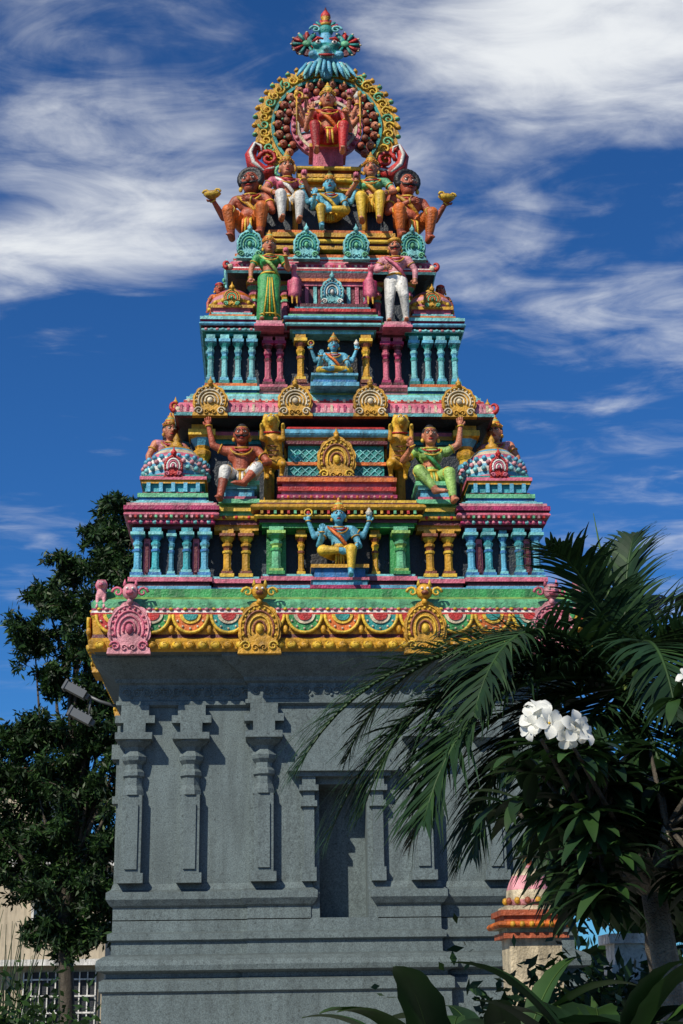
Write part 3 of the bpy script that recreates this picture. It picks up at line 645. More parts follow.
# ---- lion-face crest
g=G('lion_face_crest'); y=YC-.1
g.M=Matrix.Translation((0,0,13.80))@Matrix.Diagonal((1.32,1.0,1.03,1))@Matrix.Translation((0,0,-13.78))
P=[('e',(0,y,14.22),(.15,.14,.14),'teal'),('e',(0,y-.10,14.12),(.09,.08,.055),'lcyan'),('c',(0,y-.13,14.22),(0,y-.19,14.16),.03,.045,'lcyan'),('e',(-.09,y-.11,14.27),(.055,.05,.05),'teal'),('e',(.09,y-.11,14.27),(.055,.05,.05),'teal'),
('e',(-.14,y-.06,14.15),(.05,.06,.06),'lblue'),('e',(.14,y-.06,14.15),(.05,.06,.06),'lblue'),('c',(0,y,14.05),(0,y,13.86),.12,.06,'lblue')]
for s in (-1,1):
    P+=[('c',(s*.12,y,14.33),(s*.18,y,14.42),.035,.03,'teal'),('c',(s*.18,y,14.42),(s*.13,y,14.54),.03,.012,'teal'),('c',(s*.08,y-.02,14.06),(s*.18,y-.02,13.92),.05,.045,'lblue'),('c',(s*.18,y-.02,13.92),(s*.22,y-.02,13.80),.045,.02,'lcyan')]
P+=[('c',(0,y,14.3),(0,y,14.50),.09,.06,'lblue'),('e',(0,y,14.57),(.085,.08,.09),'teal')]
v,f,l=blob(P,.014); g.add(v,f,l,True)
for s in (-1,1):
    g.ell((s*.085,y-.155,14.285),(.030,.02,.026),'eyewhite'); g.ell((s*.085,y-.172,14.285),(.015,.01,.016),'black',True)
    g.tube([(s*.03,y-.15,14.34),(s*.09,y-.16,14.35),(s*.15,y-.12,14.31)],[.012,.02,.008],'red',6)
    g.lathe((s*.06,y-.15,14.04),[(.002,0,'white'),(.018,.06,'white')],6)
    cx_,cz_=s*.20,14.36
    g.M=g.M@Matrix.Translation((cx_,y+.03,0)); g.annulus((0,cz_),.0,.15,.02,-.02,0,2*pi,'maroon',40,10,.15)
    for q in range(11):
        a=-.35*pi+q*.17*pi if s>0 else 1.35*pi-q*.17*pi
        g.tube([(.05*math.cos(a),-.03,cz_+.05*math.sin(a)),(.15*math.cos(a),-.03,cz_+.17*math.sin(a))],[.014,.024],'red' if q%2 else 'teal',6); g.ell((.165*math.cos(a),-.03,cz_+.185*math.sin(a)),(.016,.016,.016),'cream',True)
    g.ell((0,-.04,cz_),(.05,.03,.05),'mint'); g.M=g.M@Matrix.Translation((-cx_,-y-.03,0))
    for q in range(5): g.tube([(s*(.02+.045*q),y-.12+.02*q,14.03),(s*(.03+.06*q),y-.12+.02*q,13.90),(s*(.05+.065*q),y-.10,13.78)],[.018,.024,.008],'lcyan' if q%2 else 'lblue',6)
    g.spiral(s*.14,y-.06,13.98,.06,1.3,'white',.012,s); g.spiral(s*.11,y-.05,14.56,.06,1.3,'lcyan',.016,s)
g.tube([(-.08,y-.15,14.09),(0,y-.18,14.07),(.08,y-.15,14.09)],[.012,.02,.012],'red',6)
for q in range(9):
    a=pi*(.0+1.0*q/8); g.tube([(.06*math.cos(a),y,14.60+.05*math.sin(a)),(.14*math.cos(a),y,14.62+.13*math.sin(a))],[.028,.014],'teal' if q%2==0 else 'red',6)
g.lathe((0,y,14.64),[(.05,0,'gold'),(.06,.04,'red'),(.03,.09,'gold'),(.055,.14,'red'),(.05,.19,'red'),(.02,.25,'maroon'),(.004,.31,'red')],12)
g.build()
# ================================================================== STATUES
def sit_down(kx=.10,kx2=None,arms=(),**k):
    kx2=kx if kx2 is None else kx2
    d=dict(pel=(0,0,.07),knees=[(-kx,-.23,.05),(kx2,-.23,.05)],ankles=[(-kx*.9,-.23,-.20),(kx2*.9,-.23,-.20)],arms=list(arms),lapfold=True); d.update(k); return d
def sit_half(arms,s=1):
    kn=[(-.17,-.17,.055),(.11,-.23,.05)]; an=[(.03,-.21,.045),(.10,-.23,-.19)]; toes=[(1,-.1,-.1),(0,-1,-.25)]
    if s<0: kn=[(-.11,-.23,.05),(.17,-.17,.055)]; an=[(-.10,-.23,-.19),(-.03,-.21,.045)]; toes=[(0,-1,-.25),(-1,-.1,-.1)]
    return dict(pel=(0,0,.07),knees=kn,ankles=an,toes=toes,arms=arms,lapfold=True)
def sit_cross(arms):
    return dict(pel=(0,0,.07),knees=[(-.19,-.14,.05),(.19,-.14,.05)],ankles=[(.06,-.18,.04),(-.06,-.22,.05)],toes=[(1,-.1,-.1),(-1,-.2,-.1)],arms=arms)
four=[dict(s=-1,e=(-.24,.02,.25),w=(-.30,-.02,.40),item='disc',h=(0,0,1)),dict(s=1,e=(.24,.02,.25),w=(.30,-.02,.40),item='conch',h=(0,0,1)),
      dict(s=-1,e=(-.20,-.05,.14),w=(-.17,-.17,.24),h=(0,-.1,1),curl=.1),dict(s=1,e=(.20,-.04,.14),w=(.17,-.17,.11),h=(.1,-1,-.2))]
blue=dict(skin='skinblue',top='skinblue',low='yellow',trim='gold',sash='orange',legskin=.25,crown='tall')
person('deity_statue',(0,16.02,6.35),1.14,sit_half(four,1),blue)
person('deity_statue',(0,16.66,8.84),.92,sit_cross(four),blue)
person('deity_statue',(0,17.26,11.30),1.16,sit_half(four,-1),dict(blue,sash='yellow'))
ma=[]
for s in (-1,1):
    for k,(ex,ez,wx,wz,it) in enumerate(((.19,.34,.20,.46,'lotus'),(.22,.28,.27,.38,'disc' if s<0 else 'conch'),(.23,.20,.29,.24,'staff'),(.20,.13,.15,.23,None))):
        ma.append(dict(s=s,e=(s*ex,.02-.02*k,ez),w=(s*wx,-.03-.03*k-(.08 if k==3 else 0),wz),item=it,h=(0,0,1) if k<3 or s<0 else (0,-.6,-.6)))
person('goddess_statue',(0,17.46,12.58),1.46,sit_down(.13,arms=ma),dict(skin='skin',top='red',low='red',trim='yellow',fem=True,sleeve=.4,sash='orange',crown='tall',crowncol='yellow',longhair=True))
person('seated_woman_statue',(-.56,17.36,11.50),1.38,sit_down(.09,arms=[dict(s=-1,e=(-.22,-.04,.20),w=(-.15,-.17,.10)),dict(s=1,e=(.22,-.06,.17),w=(.14,-.17,.26),h=(0,0,1),item='lotus')]),dict(skin='skin',top='pink',mid='skin',low='white',trim='gold',fem=True,sleeve=.5,sash='white',crown='tall'),turn=8)
person('seated_woman_statue',(.56,17.36,11.50),1.38,sit_down(.09,arms=[dict(s=-1,e=(-.22,-.06,.17),w=(-.13,-.17,.24),h=(0,0,1),item='lotus'),dict(s=1,e=(.22,-.04,.19),w=(.15,-.18,.10))]),dict(skin='skin',top='mint',mid='skin',low='yellow',trim='gold',fem=True,sleeve=.5,sash='gold',crown='tall'),turn=-8)
for s in (-1,1):
    ar=[dict(s=s,e=(s*.22,-.06,.14),w=(s*.28,-.16,.25),h=(s*.3,-.5,.5),item='shell'),dict(s=-s,e=(-s*.20,-.08,.14),w=(-s*.05,-.20,.20),h=(s,-.2,.2))]
    kn=[(-.14,-.20,.12),(.14,-.20,.12)]; an=[(-.12,-.16,-.10),(.12,-.16,-.10)]
    person('guardian_statue',(s*1.02,17.34,11.16),1.58,dict(pel=(0,0,.07),knees=kn,ankles=an,arms=ar,lapfold=True),dict(skin='skinred',low='orange',trim='yellow',curly=True,must=True,crown=None,belly=1,sash='gold',head=1.36,bare=True,legskin=.3),turn=s*14)
person('standing_woman_statue',(-.785,16.72,9.585),1.18,dict(pel=(0,0,.50),hx=.0,knees=[(-.07,-.02,.27),(.055,-.03,.27)],ankles=[(-.08,0,.045),(.06,0,.045)],skirt=True,arms=[dict(s=-1,e=(-.19,0,.62),w=(-.20,-.06,.48)),dict(s=1,e=(.20,-.02,.63),w=(.16,-.13,.72),h=(0,-.1,1),item='lotus')]),
  dict(skin='skin',top='green',mid='skin',low='green',trim='yellow',fem=True,sleeve=.5,sash='lgreen',crown='tall'),turn=5)
person('standing_man_statue',(.785,16.72,9.585),1.18,dict(pel=(0,0,.50),knees=[(-.07,-.03,.27),(.08,-.08,.29)],ankles=[(-.08,0,.045),(.10,-.02,.045)],arms=[dict(s=-1,e=(-.20,-.01,.63),w=(-.11,-.13,.60),h=(1,-.2,-.1)),dict(s=1,e=(.21,0,.62),w=(.20,-.06,.48))]),
  dict(skin='skin',top='lpink',mid='lpink',low='white',trim='gold',sleeve=1,sash='pink',crown='turban',crowncol='gold',must=True),turn=-4)
person('seated_man_statue',(-1.10,16.34,7.33),1.38,dict(pel=(.0,0,.07),knees=[(-.13,-.21,.07),(.13,-.20,.10)],ankles=[(-.17,-.24,-.17),(.03,-.25,-.04)],toes=[(-.2,-1,-.3),(-1,-.3,-.2)],arms=[dict(s=-1,e=(-.24,-.02,.36),w=(-.28,-.04,.53),h=(-.1,0,1)),dict(s=1,e=(.23,-.05,.20),w=(.15,-.18,.14),h=(-.3,-.6,-.4))],lapfold=True),
  dict(skin='skinred',low='white',trim='gold',legskin=.75,bare=True,crown='bun',must=True,head=1.1))
person('seated_dancer_statue',(1.10,16.34,7.33),1.38,dict(pel=(.0,0,.07),knees=[(-.12,-.20,.08),(.13,-.20,.06)],ankles=[(.0,-.25,-.10),(.15,-.23,-.18)],toes=[(1,-.4,-.3),(.2,-1,-.3)],arms=[dict(s=1,e=(.24,-.02,.38),w=(.26,-.04,.54),h=(-.1,0,1)),dict(s=-1,e=(-.24,-.06,.22),w=(-.17,-.19,.30),h=(-.4,-.3,.8))],lapfold=True),
  dict(skin='skin',top='lgreen',mid='skin',low='lgreen',trim='yellow',fem=True,sleeve=.4,sash='green',crown='bun',head=1.1,legskin=.15))
for s in (-1,1):
    arm=[dict(s=s,e=(s*.20,0,.62),w=(s*.20,-.04,.47)),dict(s=-s,e=(-s*.22,-.04,.66),w=(-s*.24,-.16,.62))]
    person('attendant_statue',(s*1.98,16.98,7.12),1.28,dict(pel=(0,0,.50),knees=[(-.07,-.02,.27),(.07,-.02,.27)],ankles=[(-.07,0,.045),(.07,0,.045)],arms=arm),dict(skin='skin',top='lpink',low='red',trim='gold',crown='tall',crowncol='gold'),turn=-s*20)
    person('attendant_statue',(s*1.42,17.36,9.72),.72,dict(pel=(0,0,.50),knees=[(-.07,-.02,.27),(.07,-.02,.27)],ankles=[(-.07,0,.045),(.07,0,.045)],arms=arm),dict(skin='skinred',top='orange',low='red',trim='gold',crown='turban',crowncol='red',head=1.4))
def animal(name,loc,scale,flip,prims,eyes,vox=.02,extra=None):
    g=G(name); g.M=Matrix.Translation(loc)@Matrix.Diagonal((scale*flip,scale,scale,1))
    v,f,l=blob(prims,vox); g.add(v,f,l,True)
    for e in eyes: g.ell(e,(.02,.02,.02),'eyewhite',True); g.ell((e[0],e[1]-.014,e[2]),(.01,.01,.01),'black',True)
    if extra: extra(g)
    return g.build()
def rear_lion(A,B):
    P=[('c',(-.02,0,.30),(.02,-.05,.62),.11,.13,A),('e',(.02,-.08,.62),(.12,.12,.13),A),('c',(.02,-.05,.66),(.05,-.10,.82),.11,.09,A),('e',(.05,-.14,.88),(.09,.10,.09),A),('c',(.05,-.22,.86),(.05,-.28,.84),.06,.05,B),('c',(.05,-.20,.80),(.05,-.25,.78),.04,.03,A)]
    for s in (-1,1):
        P+=[('e',(.05+s*.085,-.10,.97),(.03,.02,.04),A),('c',(s*.09,-.02,.28),(s*.12,-.15,.22),.08,.055,A),('c',(s*.12,-.15,.22),(s*.10,-.02,.09),.045,.032,A),('c',(s*.10,-.02,.09),(s*.10,-.10,.03),.035,.03,A),
            ('c',(.02+s*.10,-.10,.62),(.03+s*.15,-.26,.56),.055,.04,A),('c',(.03+s*.15,-.26,.56),(.03+s*.15,-.30,.72),.036,.028,A),('c',(.03+s*.15,-.30,.72),(.03+s*.15,-.35,.74),.033,.028,B)]
    for i in range(12):
        a=2*pi*i/12; P.append(('e',(.05+.105*math.cos(a),-.09,.88+.105*math.sin(a)),(.03,.04,.03),B))
    P+=[('c',(-.05,.10,.28),(-.16,.12,.42),.03,.025,A),('c',(-.16,.12,.42),(-.15,.12,.62),.025,.02,A),('e',(-.15,.12,.66),(.035,.04,.06),B)]
    return P
def ln(g):
    for s in (-1,1): g.lathe((.05+s*.02,-.27,.79),[(.002,0,'white'),(.01,.03,'white')],5)
    g.ring((.03,-.08,.72),(0,-.3,1),.12,.014,'red',14)
    for k in range(4): g.tube([(-.06,-.14+.01*k,.36+.07*k),(.02,-.175,.34+.07*k),(.10,-.14,.36+.07*k)],.009,'brown',5)
for s in (-1,1): animal('lion_statue',(s*.72,16.42,7.42),.82,s,rear_lion('gold','yellow'),[(.02,-.225,.915),(.08,-.225,.915)],.016,ln)
def parrot(A,B):
    P=[('c',(0,0,.30),(.02,-.03,.60),.12,.10,A),('c',(.02,-.03,.60),(-.02,-.05,.80),.08,.055,A),('e',(-.03,-.08,.88),(.085,.09,.085),A),('c',(-.10,-.10,.89),(-.17,-.12,.82),.035,.01,'yellow'),('c',(0,.06,.30),(.14,.10,.02),.08,.05,B),('c',(.14,.10,.02),(.22,.12,-.1),.05,.03,A)]
    for s in (-1,1): P+=[('c',(s*.11,-.0,.58),(s*.13,.04,.28),.05,.03,B),('c',(s*.05,-.04,.22),(s*.05,-.06,.04),.03,.022,'gold'),('c',(s*.05,-.06,.04),(s*.05,-.12,.02),.02,.015,'gold')]
    for q in range(3): P.append(('c',(-.03,-.05+.04*q,.95),(-.04,-.03+.06*q,1.04),.02,.012,B))
    return P
for s in (-1,1): animal('parrot_statue',(s*.47,16.80,9.86),.58,-s,parrot('pink','magenta'),[(-.08,-.14,.90),(.02,-.15,.90)],.02)
def sit_lion(A,B):
    P=[('c',(0,.15,.2),(0,-.02,.5),.17,.15,A),('e',(0,-.08,.45),(.14,.12,.16),A),('e',(0,-.12,.74),(.14,.14,.13),A),('c',(0,-.22,.70),(0,-.28,.69),.07,.06,B)]
    for s in (-1,1): P+=[('e',(s*.1,-.06,.87),(.04,.03,.05),A),('c',(s*.10,-.12,.42),(s*.10,-.16,.05),.06,.045,A),('c',(s*.10,-.16,.04),(s*.10,-.23,.03),.045,.035,A),('c',(s*.15,.15,.18),(s*.18,-.02,.14),.10,.07,A),('c',(s*.18,-.0,.1),(s*.18,-.12,.03),.05,.04,A)]
    for i in range(12):
        a=2*pi*i/12; P.append(('e',(.15*math.cos(a),-.05,.73+.15*math.sin(a)),(.05,.05,.05),B))
    P.append(('c',(0,.28,.1),(.15,.36,.3),.04,.03,B)); return P
for s in (-1,1): animal('seated_lion_statue',(s*2.57,15.60,5.68),.36,s,sit_lion('lpink','pink'),[(-.05,-.245,.78),(.05,-.245,.78)],.03)
# ================================================================== FLOODLIGHT
g=G('floodlight'); z,y=5.02,17.0; g.tube([(-2.36,y,z-.15),(-2.7,y,z-.05),(-2.85,y,z+.02)],.018,'metal',8)
for zz,xx in ((z+.06,-2.95),(z-.24,-2.88)):
    g.M=Matrix.Translation((xx,y,zz))@Matrix.Rotation(math.radians(28),4,'Y')
    g.box(-.15,.10,-.09,.09,-.045,.045,'metal'); g.box(-.175,-.15,-.10,.10,-.06,.06,'metal'); g.box(.10,.14,-.04,.04,-.03,.03,'metal')
    for k in range(4): g.box(-.10+k*.05,-.085+k*.05,-.08,.08,.045,.065,'metal')
    g.M=None
g.tube([(-2.8,y,z),(-2.82,y,z-.22)],.014,'metal',6)
g.build()
# ================================================================== VEGETATION
def leaves_obj(name,pts,size,mats,parent=None,weights=None,aspect=.38,droop=.25):
    n=len(pts); V=np.empty((n,4,3)); d=rng.normal(size=(n,3)); d[:,2]-=droop; d/=np.linalg.norm(d,axis=1)[:,None]
    u=np.cross(d,rng.normal(size=(n,3))); u/=np.linalg.norm(u,axis=1)[:,None]
    s=size*(.6+.8*rng.random(n))[:,None]
    V[:,0]=pts; V[:,1]=pts+d*s*.5+u*s*aspect*.5; V[:,2]=pts+d*s; V[:,3]=pts+d*s*.5-u*s*aspect*.5
    me=bpy.data.meshes.new(name); me.from_pydata(V.reshape(-1,3).tolist(),[],[(4*i,4*i+1,4*i+2,4*i+3) for i in range(n)])
    for m in mats: me.materials.append(M(m))
    me.polygons.foreach_set('material_index',rng.choice(len(mats),n,p=weights)); me.update()
    o=bpy.data.objects.new(name,me); sc.collection.objects.link(o)
    if parent: o.parent=parent
    return o
def tree(name,base,clumps,size,n_per,mats,w,trunk_r=.22,aspect=.38):
    root=empty(name); g=G('trunk_and_limbs',root)
    b=Vector(base); top=Vector((base[0],base[1],max(c[2] for c in clumps)*.75))
    fork=b.lerp(top,.4); g.tube([b,b.lerp(fork,.5)+Vector((.1,0,0)),fork,fork.lerp(top,.5)+Vector((-.1,.1,0)),top],[trunk_r,trunk_r*.85,trunk_r*.7,trunk_r*.4,trunk_r*.12],'bark',9)
    pts=[]
    for c in clumps:
        cc=Vector(c[:3]); r=c[3]; st=b.lerp(top,min(.95,.35+.5*random.random())); 
        if st.z>cc.z: st=fork
        mid=st.lerp(cc,.5)+Vector((random.uniform(-.2,.2),random.uniform(-.2,.2),.15)); g.tube([st,mid,cc],[trunk_r*.35,trunk_r*.2,trunk_r*.06],'bark',6)
        for k in range(int(16*r/.6)+4):
            dv=Vector((random.gauss(0,1),random.gauss(0,1),random.gauss(0,.7))).normalized(); e=cc+dv*r*random.uniform(.5,1.5); g.tube([cc,cc.lerp(e,.6)+Vector((0,0,.05)),e],[.02,.012,.004],'bark',4)
            m=n_per
            t=rng.random(m)**.55; q=np.array(cc)[None]+np.outer(t,np.array(e-cc))+rng.normal(size=(m,3))*r*.10; q[:,2]-=.16*t*t*r; pts.append(q)
    g.build(); leaves_obj('foliage',np.concatenate(pts),size,mats,root,w,aspect)
random.seed(21)
cl=[(-3.45,26,10.35,.36),(-3.8,26.2,9.9,.45),(-3.2,25.8,9.8,.42),(-4.3,26,9.3,.42),(-3.6,25.7,9.2,.5),(-3.0,26,9.2,.45),(-4.8,26.3,8.7,.4),(-4.1,26,8.4,.5),(-3.4,26,8.4,.55),(-4.9,26,7.9,.45),(-4.0,26,7.7,.52),(-3.3,26,7.6,.5),(-4.5,26,7.1,.38),(-3.8,26,6.9,.45),(-3.3,26,6.7,.5),
(-5.1,25.9,6.2,.42),(-4.5,26,6.1,.55),(-3.8,26,6.2,.55),(-3.3,26,5.9,.5),(-5.5,26,5.5,.6),(-4.7,25.8,5.3,.7),(-4.0,26,5.2,.65),(-3.4,26,5.1,.55),(-5.7,26,4.8,.62),(-5.0,26.2,4.5,.7),(-4.2,26,4.4,.65),(-3.5,26,4.3,.55),(-5.4,26,3.9,.45),(-4.6,26,3.7,.55),(-3.9,26,3.6,.55),(-3.4,26,3.5,.5),(-4.4,26,2.95,.4),(-3.8,26,2.9,.4),(-6.6,26.5,5.0,.7),(-6.5,26.5,5.9,.45),(-3.0,27,8.0,.5),(-2.8,27,6.0,.6)]
tree('leafy_tree',(-4.15,26,0),cl,.13,190,['leaf_dark','leaf_mid','leaf_light'],[.60,.33,.07],.16,.28)
cl=[(6+random.uniform(-1.6,2.5),24+random.uniform(-1,1),random.uniform(2.0,4.6),.8) for i in range(12)]
tree('leafy_tree',(6.2,24,0),cl,.2,60,['leaf_dark','leaf_mid'],[.6,.4])
pts=[]
for i in range(60):
    x=-90+i*3.05; h=random.uniform(3,6); y=85+random.uniform(-4,4)
    q=rng.normal(size=(260,3))*np.array((1.9,1.5,h*.28))+np.array((x,y,h*.5)); q[:,2]=np.abs(q[:,2]); pts.append(q)
leaves_obj('distant_trees',np.concatenate(pts),1.1,['leaf_dark','leaf_mid'],None,[.6,.4],.6)
def frond(g,base,d0,L,droop,ll,mat,nl=60,side_droop=.55,n=16):
    base=Vector(base); d=Vector(d0).normalized(); P=[base]; D=[]; st=L/n
    for i in range(n):
        D.append(d.copy()); P.append(P[-1]+d*st); d=(d+Vector((0,0,-droop*(.4+1.2*i/n)/n*2.2))).normalized()
    D.append(d.copy())
    g.tube(P,[.024*(1-.85*i/n)+.003 for i in range(n+1)],'leaf_palm2',5)
    for k in range(nl):
        t=.10+.90*k/(nl-1); fi=t*n; i=min(int(fi),n-1); p=P[i].lerp(P[i+1],fi-i); dd=D[i].lerp(D[i+1],fi-i).normalized()
        sdv=dd.cross(Vector((0,0,1)));
        if sdv.length<.1: sdv=Vector((1,0,0))
        sdv.normalize(); upv=sdv.cross(dd)
        l=ll*(math.sin(pi*min(1,.16+.84*t))**.55*.9+.12)*random.uniform(.8,1.12)
        for s in (-1,1):
            o=(sdv*s*.8+dd*(.45+.5*t)+upv*.18).normalized(); o=(o+Vector((random.gauss(0,.09),random.gauss(0,.09),random.gauss(0,.09)))).normalized()
            q=p; w=.021*random.uniform(.8,1.2); V=[];dirv=o
            wv=dirv.cross(upv).normalized()
            segs=5; sdp=side_droop*random.uniform(.7,1.3)
            for j in range(segs+1):
                tt=j/segs; ww=w*(.5+1.4*tt if tt<.3 else .92*(1-tt)/.7+.03); V+= [tuple(q-wv*ww),tuple(q+wv*ww+Vector((0,0,.004)))]
                q=q+dirv*l/segs; dirv=(dirv+Vector((0,0,-sdp*(.3+tt)*.42))).normalized()
            g.add(V,[(2*j,2*j+1,2*j+3,2*j+2) for j in range(segs)],mat if random.random()<.8 else 'leaf_palm2')
random.seed(5)
root=empty('palm_tree')
g=G('palm_trunk',root)
tp=[]
for i in range(26):
    t=i/25; tp.append((Vector((2.20-.25*t-.05*math.sin(t*3),11.0,3.3*t)),.115-.03*t+.012*(i%2)))
g.tube([p for p,r in tp],[r for p,r in tp],'bark',12)
g.tube([(1.93,11,3.28),(1.89,11,3.9)],[.09,.05],'leaf_yellow',10); g.build()
g=G('palm_fronds',root); cb=(1.89,11,3.88)
for d,L,dr,ll in (((-1,-.10,.40),2.9,.92,.90),((-1,.25,.66),2.6,1.15,.75),((-.9,-.5,.12),2.4,1.0,.85),((-.35,-.3,1.2),1.4,.9,.55),((.1,.1,1.3),1.3,.8,.5),((.7,-.2,1.0),1.8,1.1,.6),((1,.3,.5),2.1,1.2,.6),((.5,-.8,.6),1.9,1.2,.6),((-.2,.9,.8),1.8,1.2,.6),((.6,.8,.4),2,1.2,.6),
   ((-.9,-.3,-.1),2.0,1.2,.7),((-.6,-.5,-.4),1.8,1.0,.7),((.3,-.7,-.1),1.6,1.2,.6),((.8,-.2,0),1.7,1.2,.6),((-1,.0,.20),2.8,1.0,.9),((-.7,-.6,.6),2.1,1.2,.7),((-.5,-.2,-.7),1.8,.8,.6),((.1,-.6,-.6),1.6,.8,.6),((.5,-.4,-.5),1.6,.8,.6),((0,-.9,.5),1.7,1.3,.6),((-.6,.4,.9),1.8,1.3,.6),((.9,-.5,.7),1.8,1.2,.6),((-1,-.3,.25),2.2,1.25,.8),((-.8,.2,-.2),2.0,1.0,.7),((.3,.2,.9),1.6,1.3,.6),((-.9,.1,.5),2.1,1.3,.8),((-1,-.15,.30),2.55,1.1,.85),((-.95,.3,.05),2.2,1.0,.8)):
    frond(g,cb,d,L,dr,ll,'leaf_palm')
g.tube([(1.88,11,3.9),(1.84,11,4.4),(1.74,11,5.25)],[.03,.022,.002],'leaf_light',6)
g.build()
def blade(g,base,d,L,w,mat,droop=.5,fold=.25,n=6,rib=None):
    p=Vector(base); d=Vector(d).normalized(); V=[]; R=[]
    sd=d.cross(Vector((0,0,1)))
    if sd.length<.1: sd=Vector((1,0,0))
    sd.normalize()
    for i in range(n+1):
        t=i/n; ww=w*math.sin(pi*min(.985,(.06+.94*t))**.8)**.75; up=sd.cross(d)
        if rib: ww*=1+.07*math.sin(i*2.3+p.x*40)
        V+=[tuple(p-sd*ww+up*ww*fold),tuple(p),tuple(p+sd*ww+up*ww*fold)]; R.append(p+up*.003)
        p=p+d*L/n; d=(d+Vector((0,0,-droop/n*(.5+t)))).normalized()
    F=[]
    for i in range(n): a=3*i; F+=[(a,a+1,a+4,a+3),(a+1,a+2,a+5,a+4)]
    g.add(V,F,mat,True)
    if rib: g.tube(R,[.006*(1-.8*i/n) for i in range(n+1)],rib,4)
# ---- frangipani with one pale trunk, forking under a dense crown of long leaves
random.seed(11)
root=empty('frangipani_tree'); g=G('branches',root); gl=G('leaves',root); gf=G('white_flowers',root)
fk=Vector((1.03,7.25,2.16))
g.tube([(1.16,7.3,0),(1.14,7.28,.8),(1.09,7.26,1.6),tuple(fk)],[.085,.075,.068,.058],'bark_pale',10)
ends=[]
for i in range(150):
    e=Vector((random.uniform(.42,1.75),random.uniform(6.7,8.1),random.uniform(2.02,2.78)))
    if e.z<2.42: e.x=random.uniform(.66,1.75)
    ends.append(e)
hubs=[fk+Vector((dx,dy,.22)) for dx,dy in ((-.28,-.2),(-.1,.3),(.22,-.1),(.35,.3),(.02,-.3),(-.3,.2))]
for h in hubs: g.tube([fk-Vector((0,0,.05)),fk.lerp(h,.5)+Vector((0,0,-.03)),h],[.045,.038,.028],'bark_pale',7)
for e in ends:
    h=min(hubs,key=lambda q:(q-e).length); g.tube([h,h.lerp(e,.5)+Vector((0,0,-.03)),e],[.018,.012,.009],'bark',5)
    for k in range(12):
        a=random.uniform(0,2*pi); blade(gl,e,(math.cos(a),math.sin(a),random.uniform(-.7,.5)),random.uniform(.19,.31),random.uniform(.028,.042),random.choice(['leaf_palm','leaf_dark','leaf_mid','leaf_palm2']),1.0)
def flower(c,ax,R):
    c=Vector(c); ax=Vector(ax).normalized(); u=ax.orthogonal().normalized(); w=ax.cross(u); a0=random.random()*6
    for k in range(5):
        a=a0+2*pi*k/5+random.uniform(-.08,.08); d=u*math.cos(a)+w*math.sin(a); t=w*math.cos(a)-u*math.sin(a); V=[]
        for r,wd,h in ((.04,.06,0),(.25,.28,.10),(.5,.40,.20),(.75,.38,.22),(.92,.24,.14),(1.02,.05,.04)):
            p=c+d*R*r+ax*R*h*1.3; V+=[tuple(p-t*R*wd+ax*R*.02),tuple(p-ax*R*.05),tuple(p+t*R*wd+ax*R*.12)]
        F=[]
        for i in range(5): q=3*i; F+=[(q,q+1,q+4,q+3),(q+1,q+2,q+5,q+4)]
        gf.add(V,F,'petal',True)
    gf.ell(c+ax*.004,R*.11,'yellow',True); gf.tube([c,c-ax*R*.9],[.006,.004],'leaf_yellow',5)
for c,ax,R in (((.385,6.5,2.80),(-.5,-1,.3),.078),((.43,6.46,2.775),(.3,-1,.1),.072),((.40,6.52,2.85),(.0,-.7,1),.066),((.36,6.5,2.765),(-.9,-.8,-.2),.06),
               ((.535,6.45,2.755),(.5,-1,.0),.078),((.575,6.46,2.735),(.9,-.8,.4),.066),((.51,6.46,2.72),(.1,-1,-.6),.06),((1.14,6.7,3.02),(-.2,-1,.5),.065)):
    flower(c,ax,R)
for c in ((.41,6.55,2.72),(.54,6.5,2.68),(1.12,6.75,2.96)):
    g.tube([(c[0]+.28,c[1]+.45,c[2]-.3),(c[0]+.08,c[1]+.1,c[2]-.1),c],[.014,.012,.009],'bark',6)
for c in ((.45,6.62,2.70),(.56,6.6,2.66),(1.1,6.8,2.95),(.66,6.7,2.72),(.40,6.75,2.60)):
    for k in range(14):
        a=random.uniform(0,2*pi); blade(gl,c,(math.cos(a),math.sin(a)*.6,random.uniform(-.6,.4)),random.uniform(.17,.26),.032,random.choice(['leaf_palm2','leaf_dark','leaf_mid']),.9)
g.build(); gl.build(); gf.build()
random.seed(3)
for (bx,by,n,hh) in ((-.08,6.4,12,1.22),(.22,6.7,14,1.35),(.52,6.2,14,1.35),(.85,6.4,12,1.25),(1.2,6.1,8,1.15)):
    g=G('broadleaf_plant')
    for i in range(n):
        a=random.uniform(0,2*pi); t=hh+random.uniform(-.25,.18); p=Vector((bx+.12*math.cos(a),by+.12*math.sin(a),t))
        g.tube([(bx,by,0),(bx+.05*math.cos(a),by+.05*math.sin(a),t*.6),p],[.02,.014,.008],'leaf_mid',6)
        blade(g,p,(math.cos(a)*.7,math.sin(a)*.7,random.uniform(.4,1.3)),random.uniform(.42,.62),random.uniform(.06,.11),random.choice(['leaf_dark','leaf_palm','leaf_mid']),1.3,.35,14,'leaf_light')
    g.build()
random.seed(9)
g=G('reed_plant')
for i in range(260):
    x=-4.75+random.gauss(0,.42); y=20+random.gauss(0,.3); h=random.uniform(1.5,2.9)+max(0,(-4.7-x))*1.3; dx=random.gauss(0,.22)
    g.tube([(x,y,0),(x+dx*.4,y,h*.6),(x+dx,y+random.gauss(0,.1),h)],[.014,.011,.003],random.choice(['leaf_mid','leaf_light','leaf_dark','leaf_mid']),4)
g.build()
q=rng.normal(size=(7000,3))*np.array((.8,.4,.35))+np.array((-4.4,18.6,1.15)); leaves_obj('garden_bush',q,.13,['leaf_mid','leaf_dark','leaf_light'],None,[.5,.4,.1])
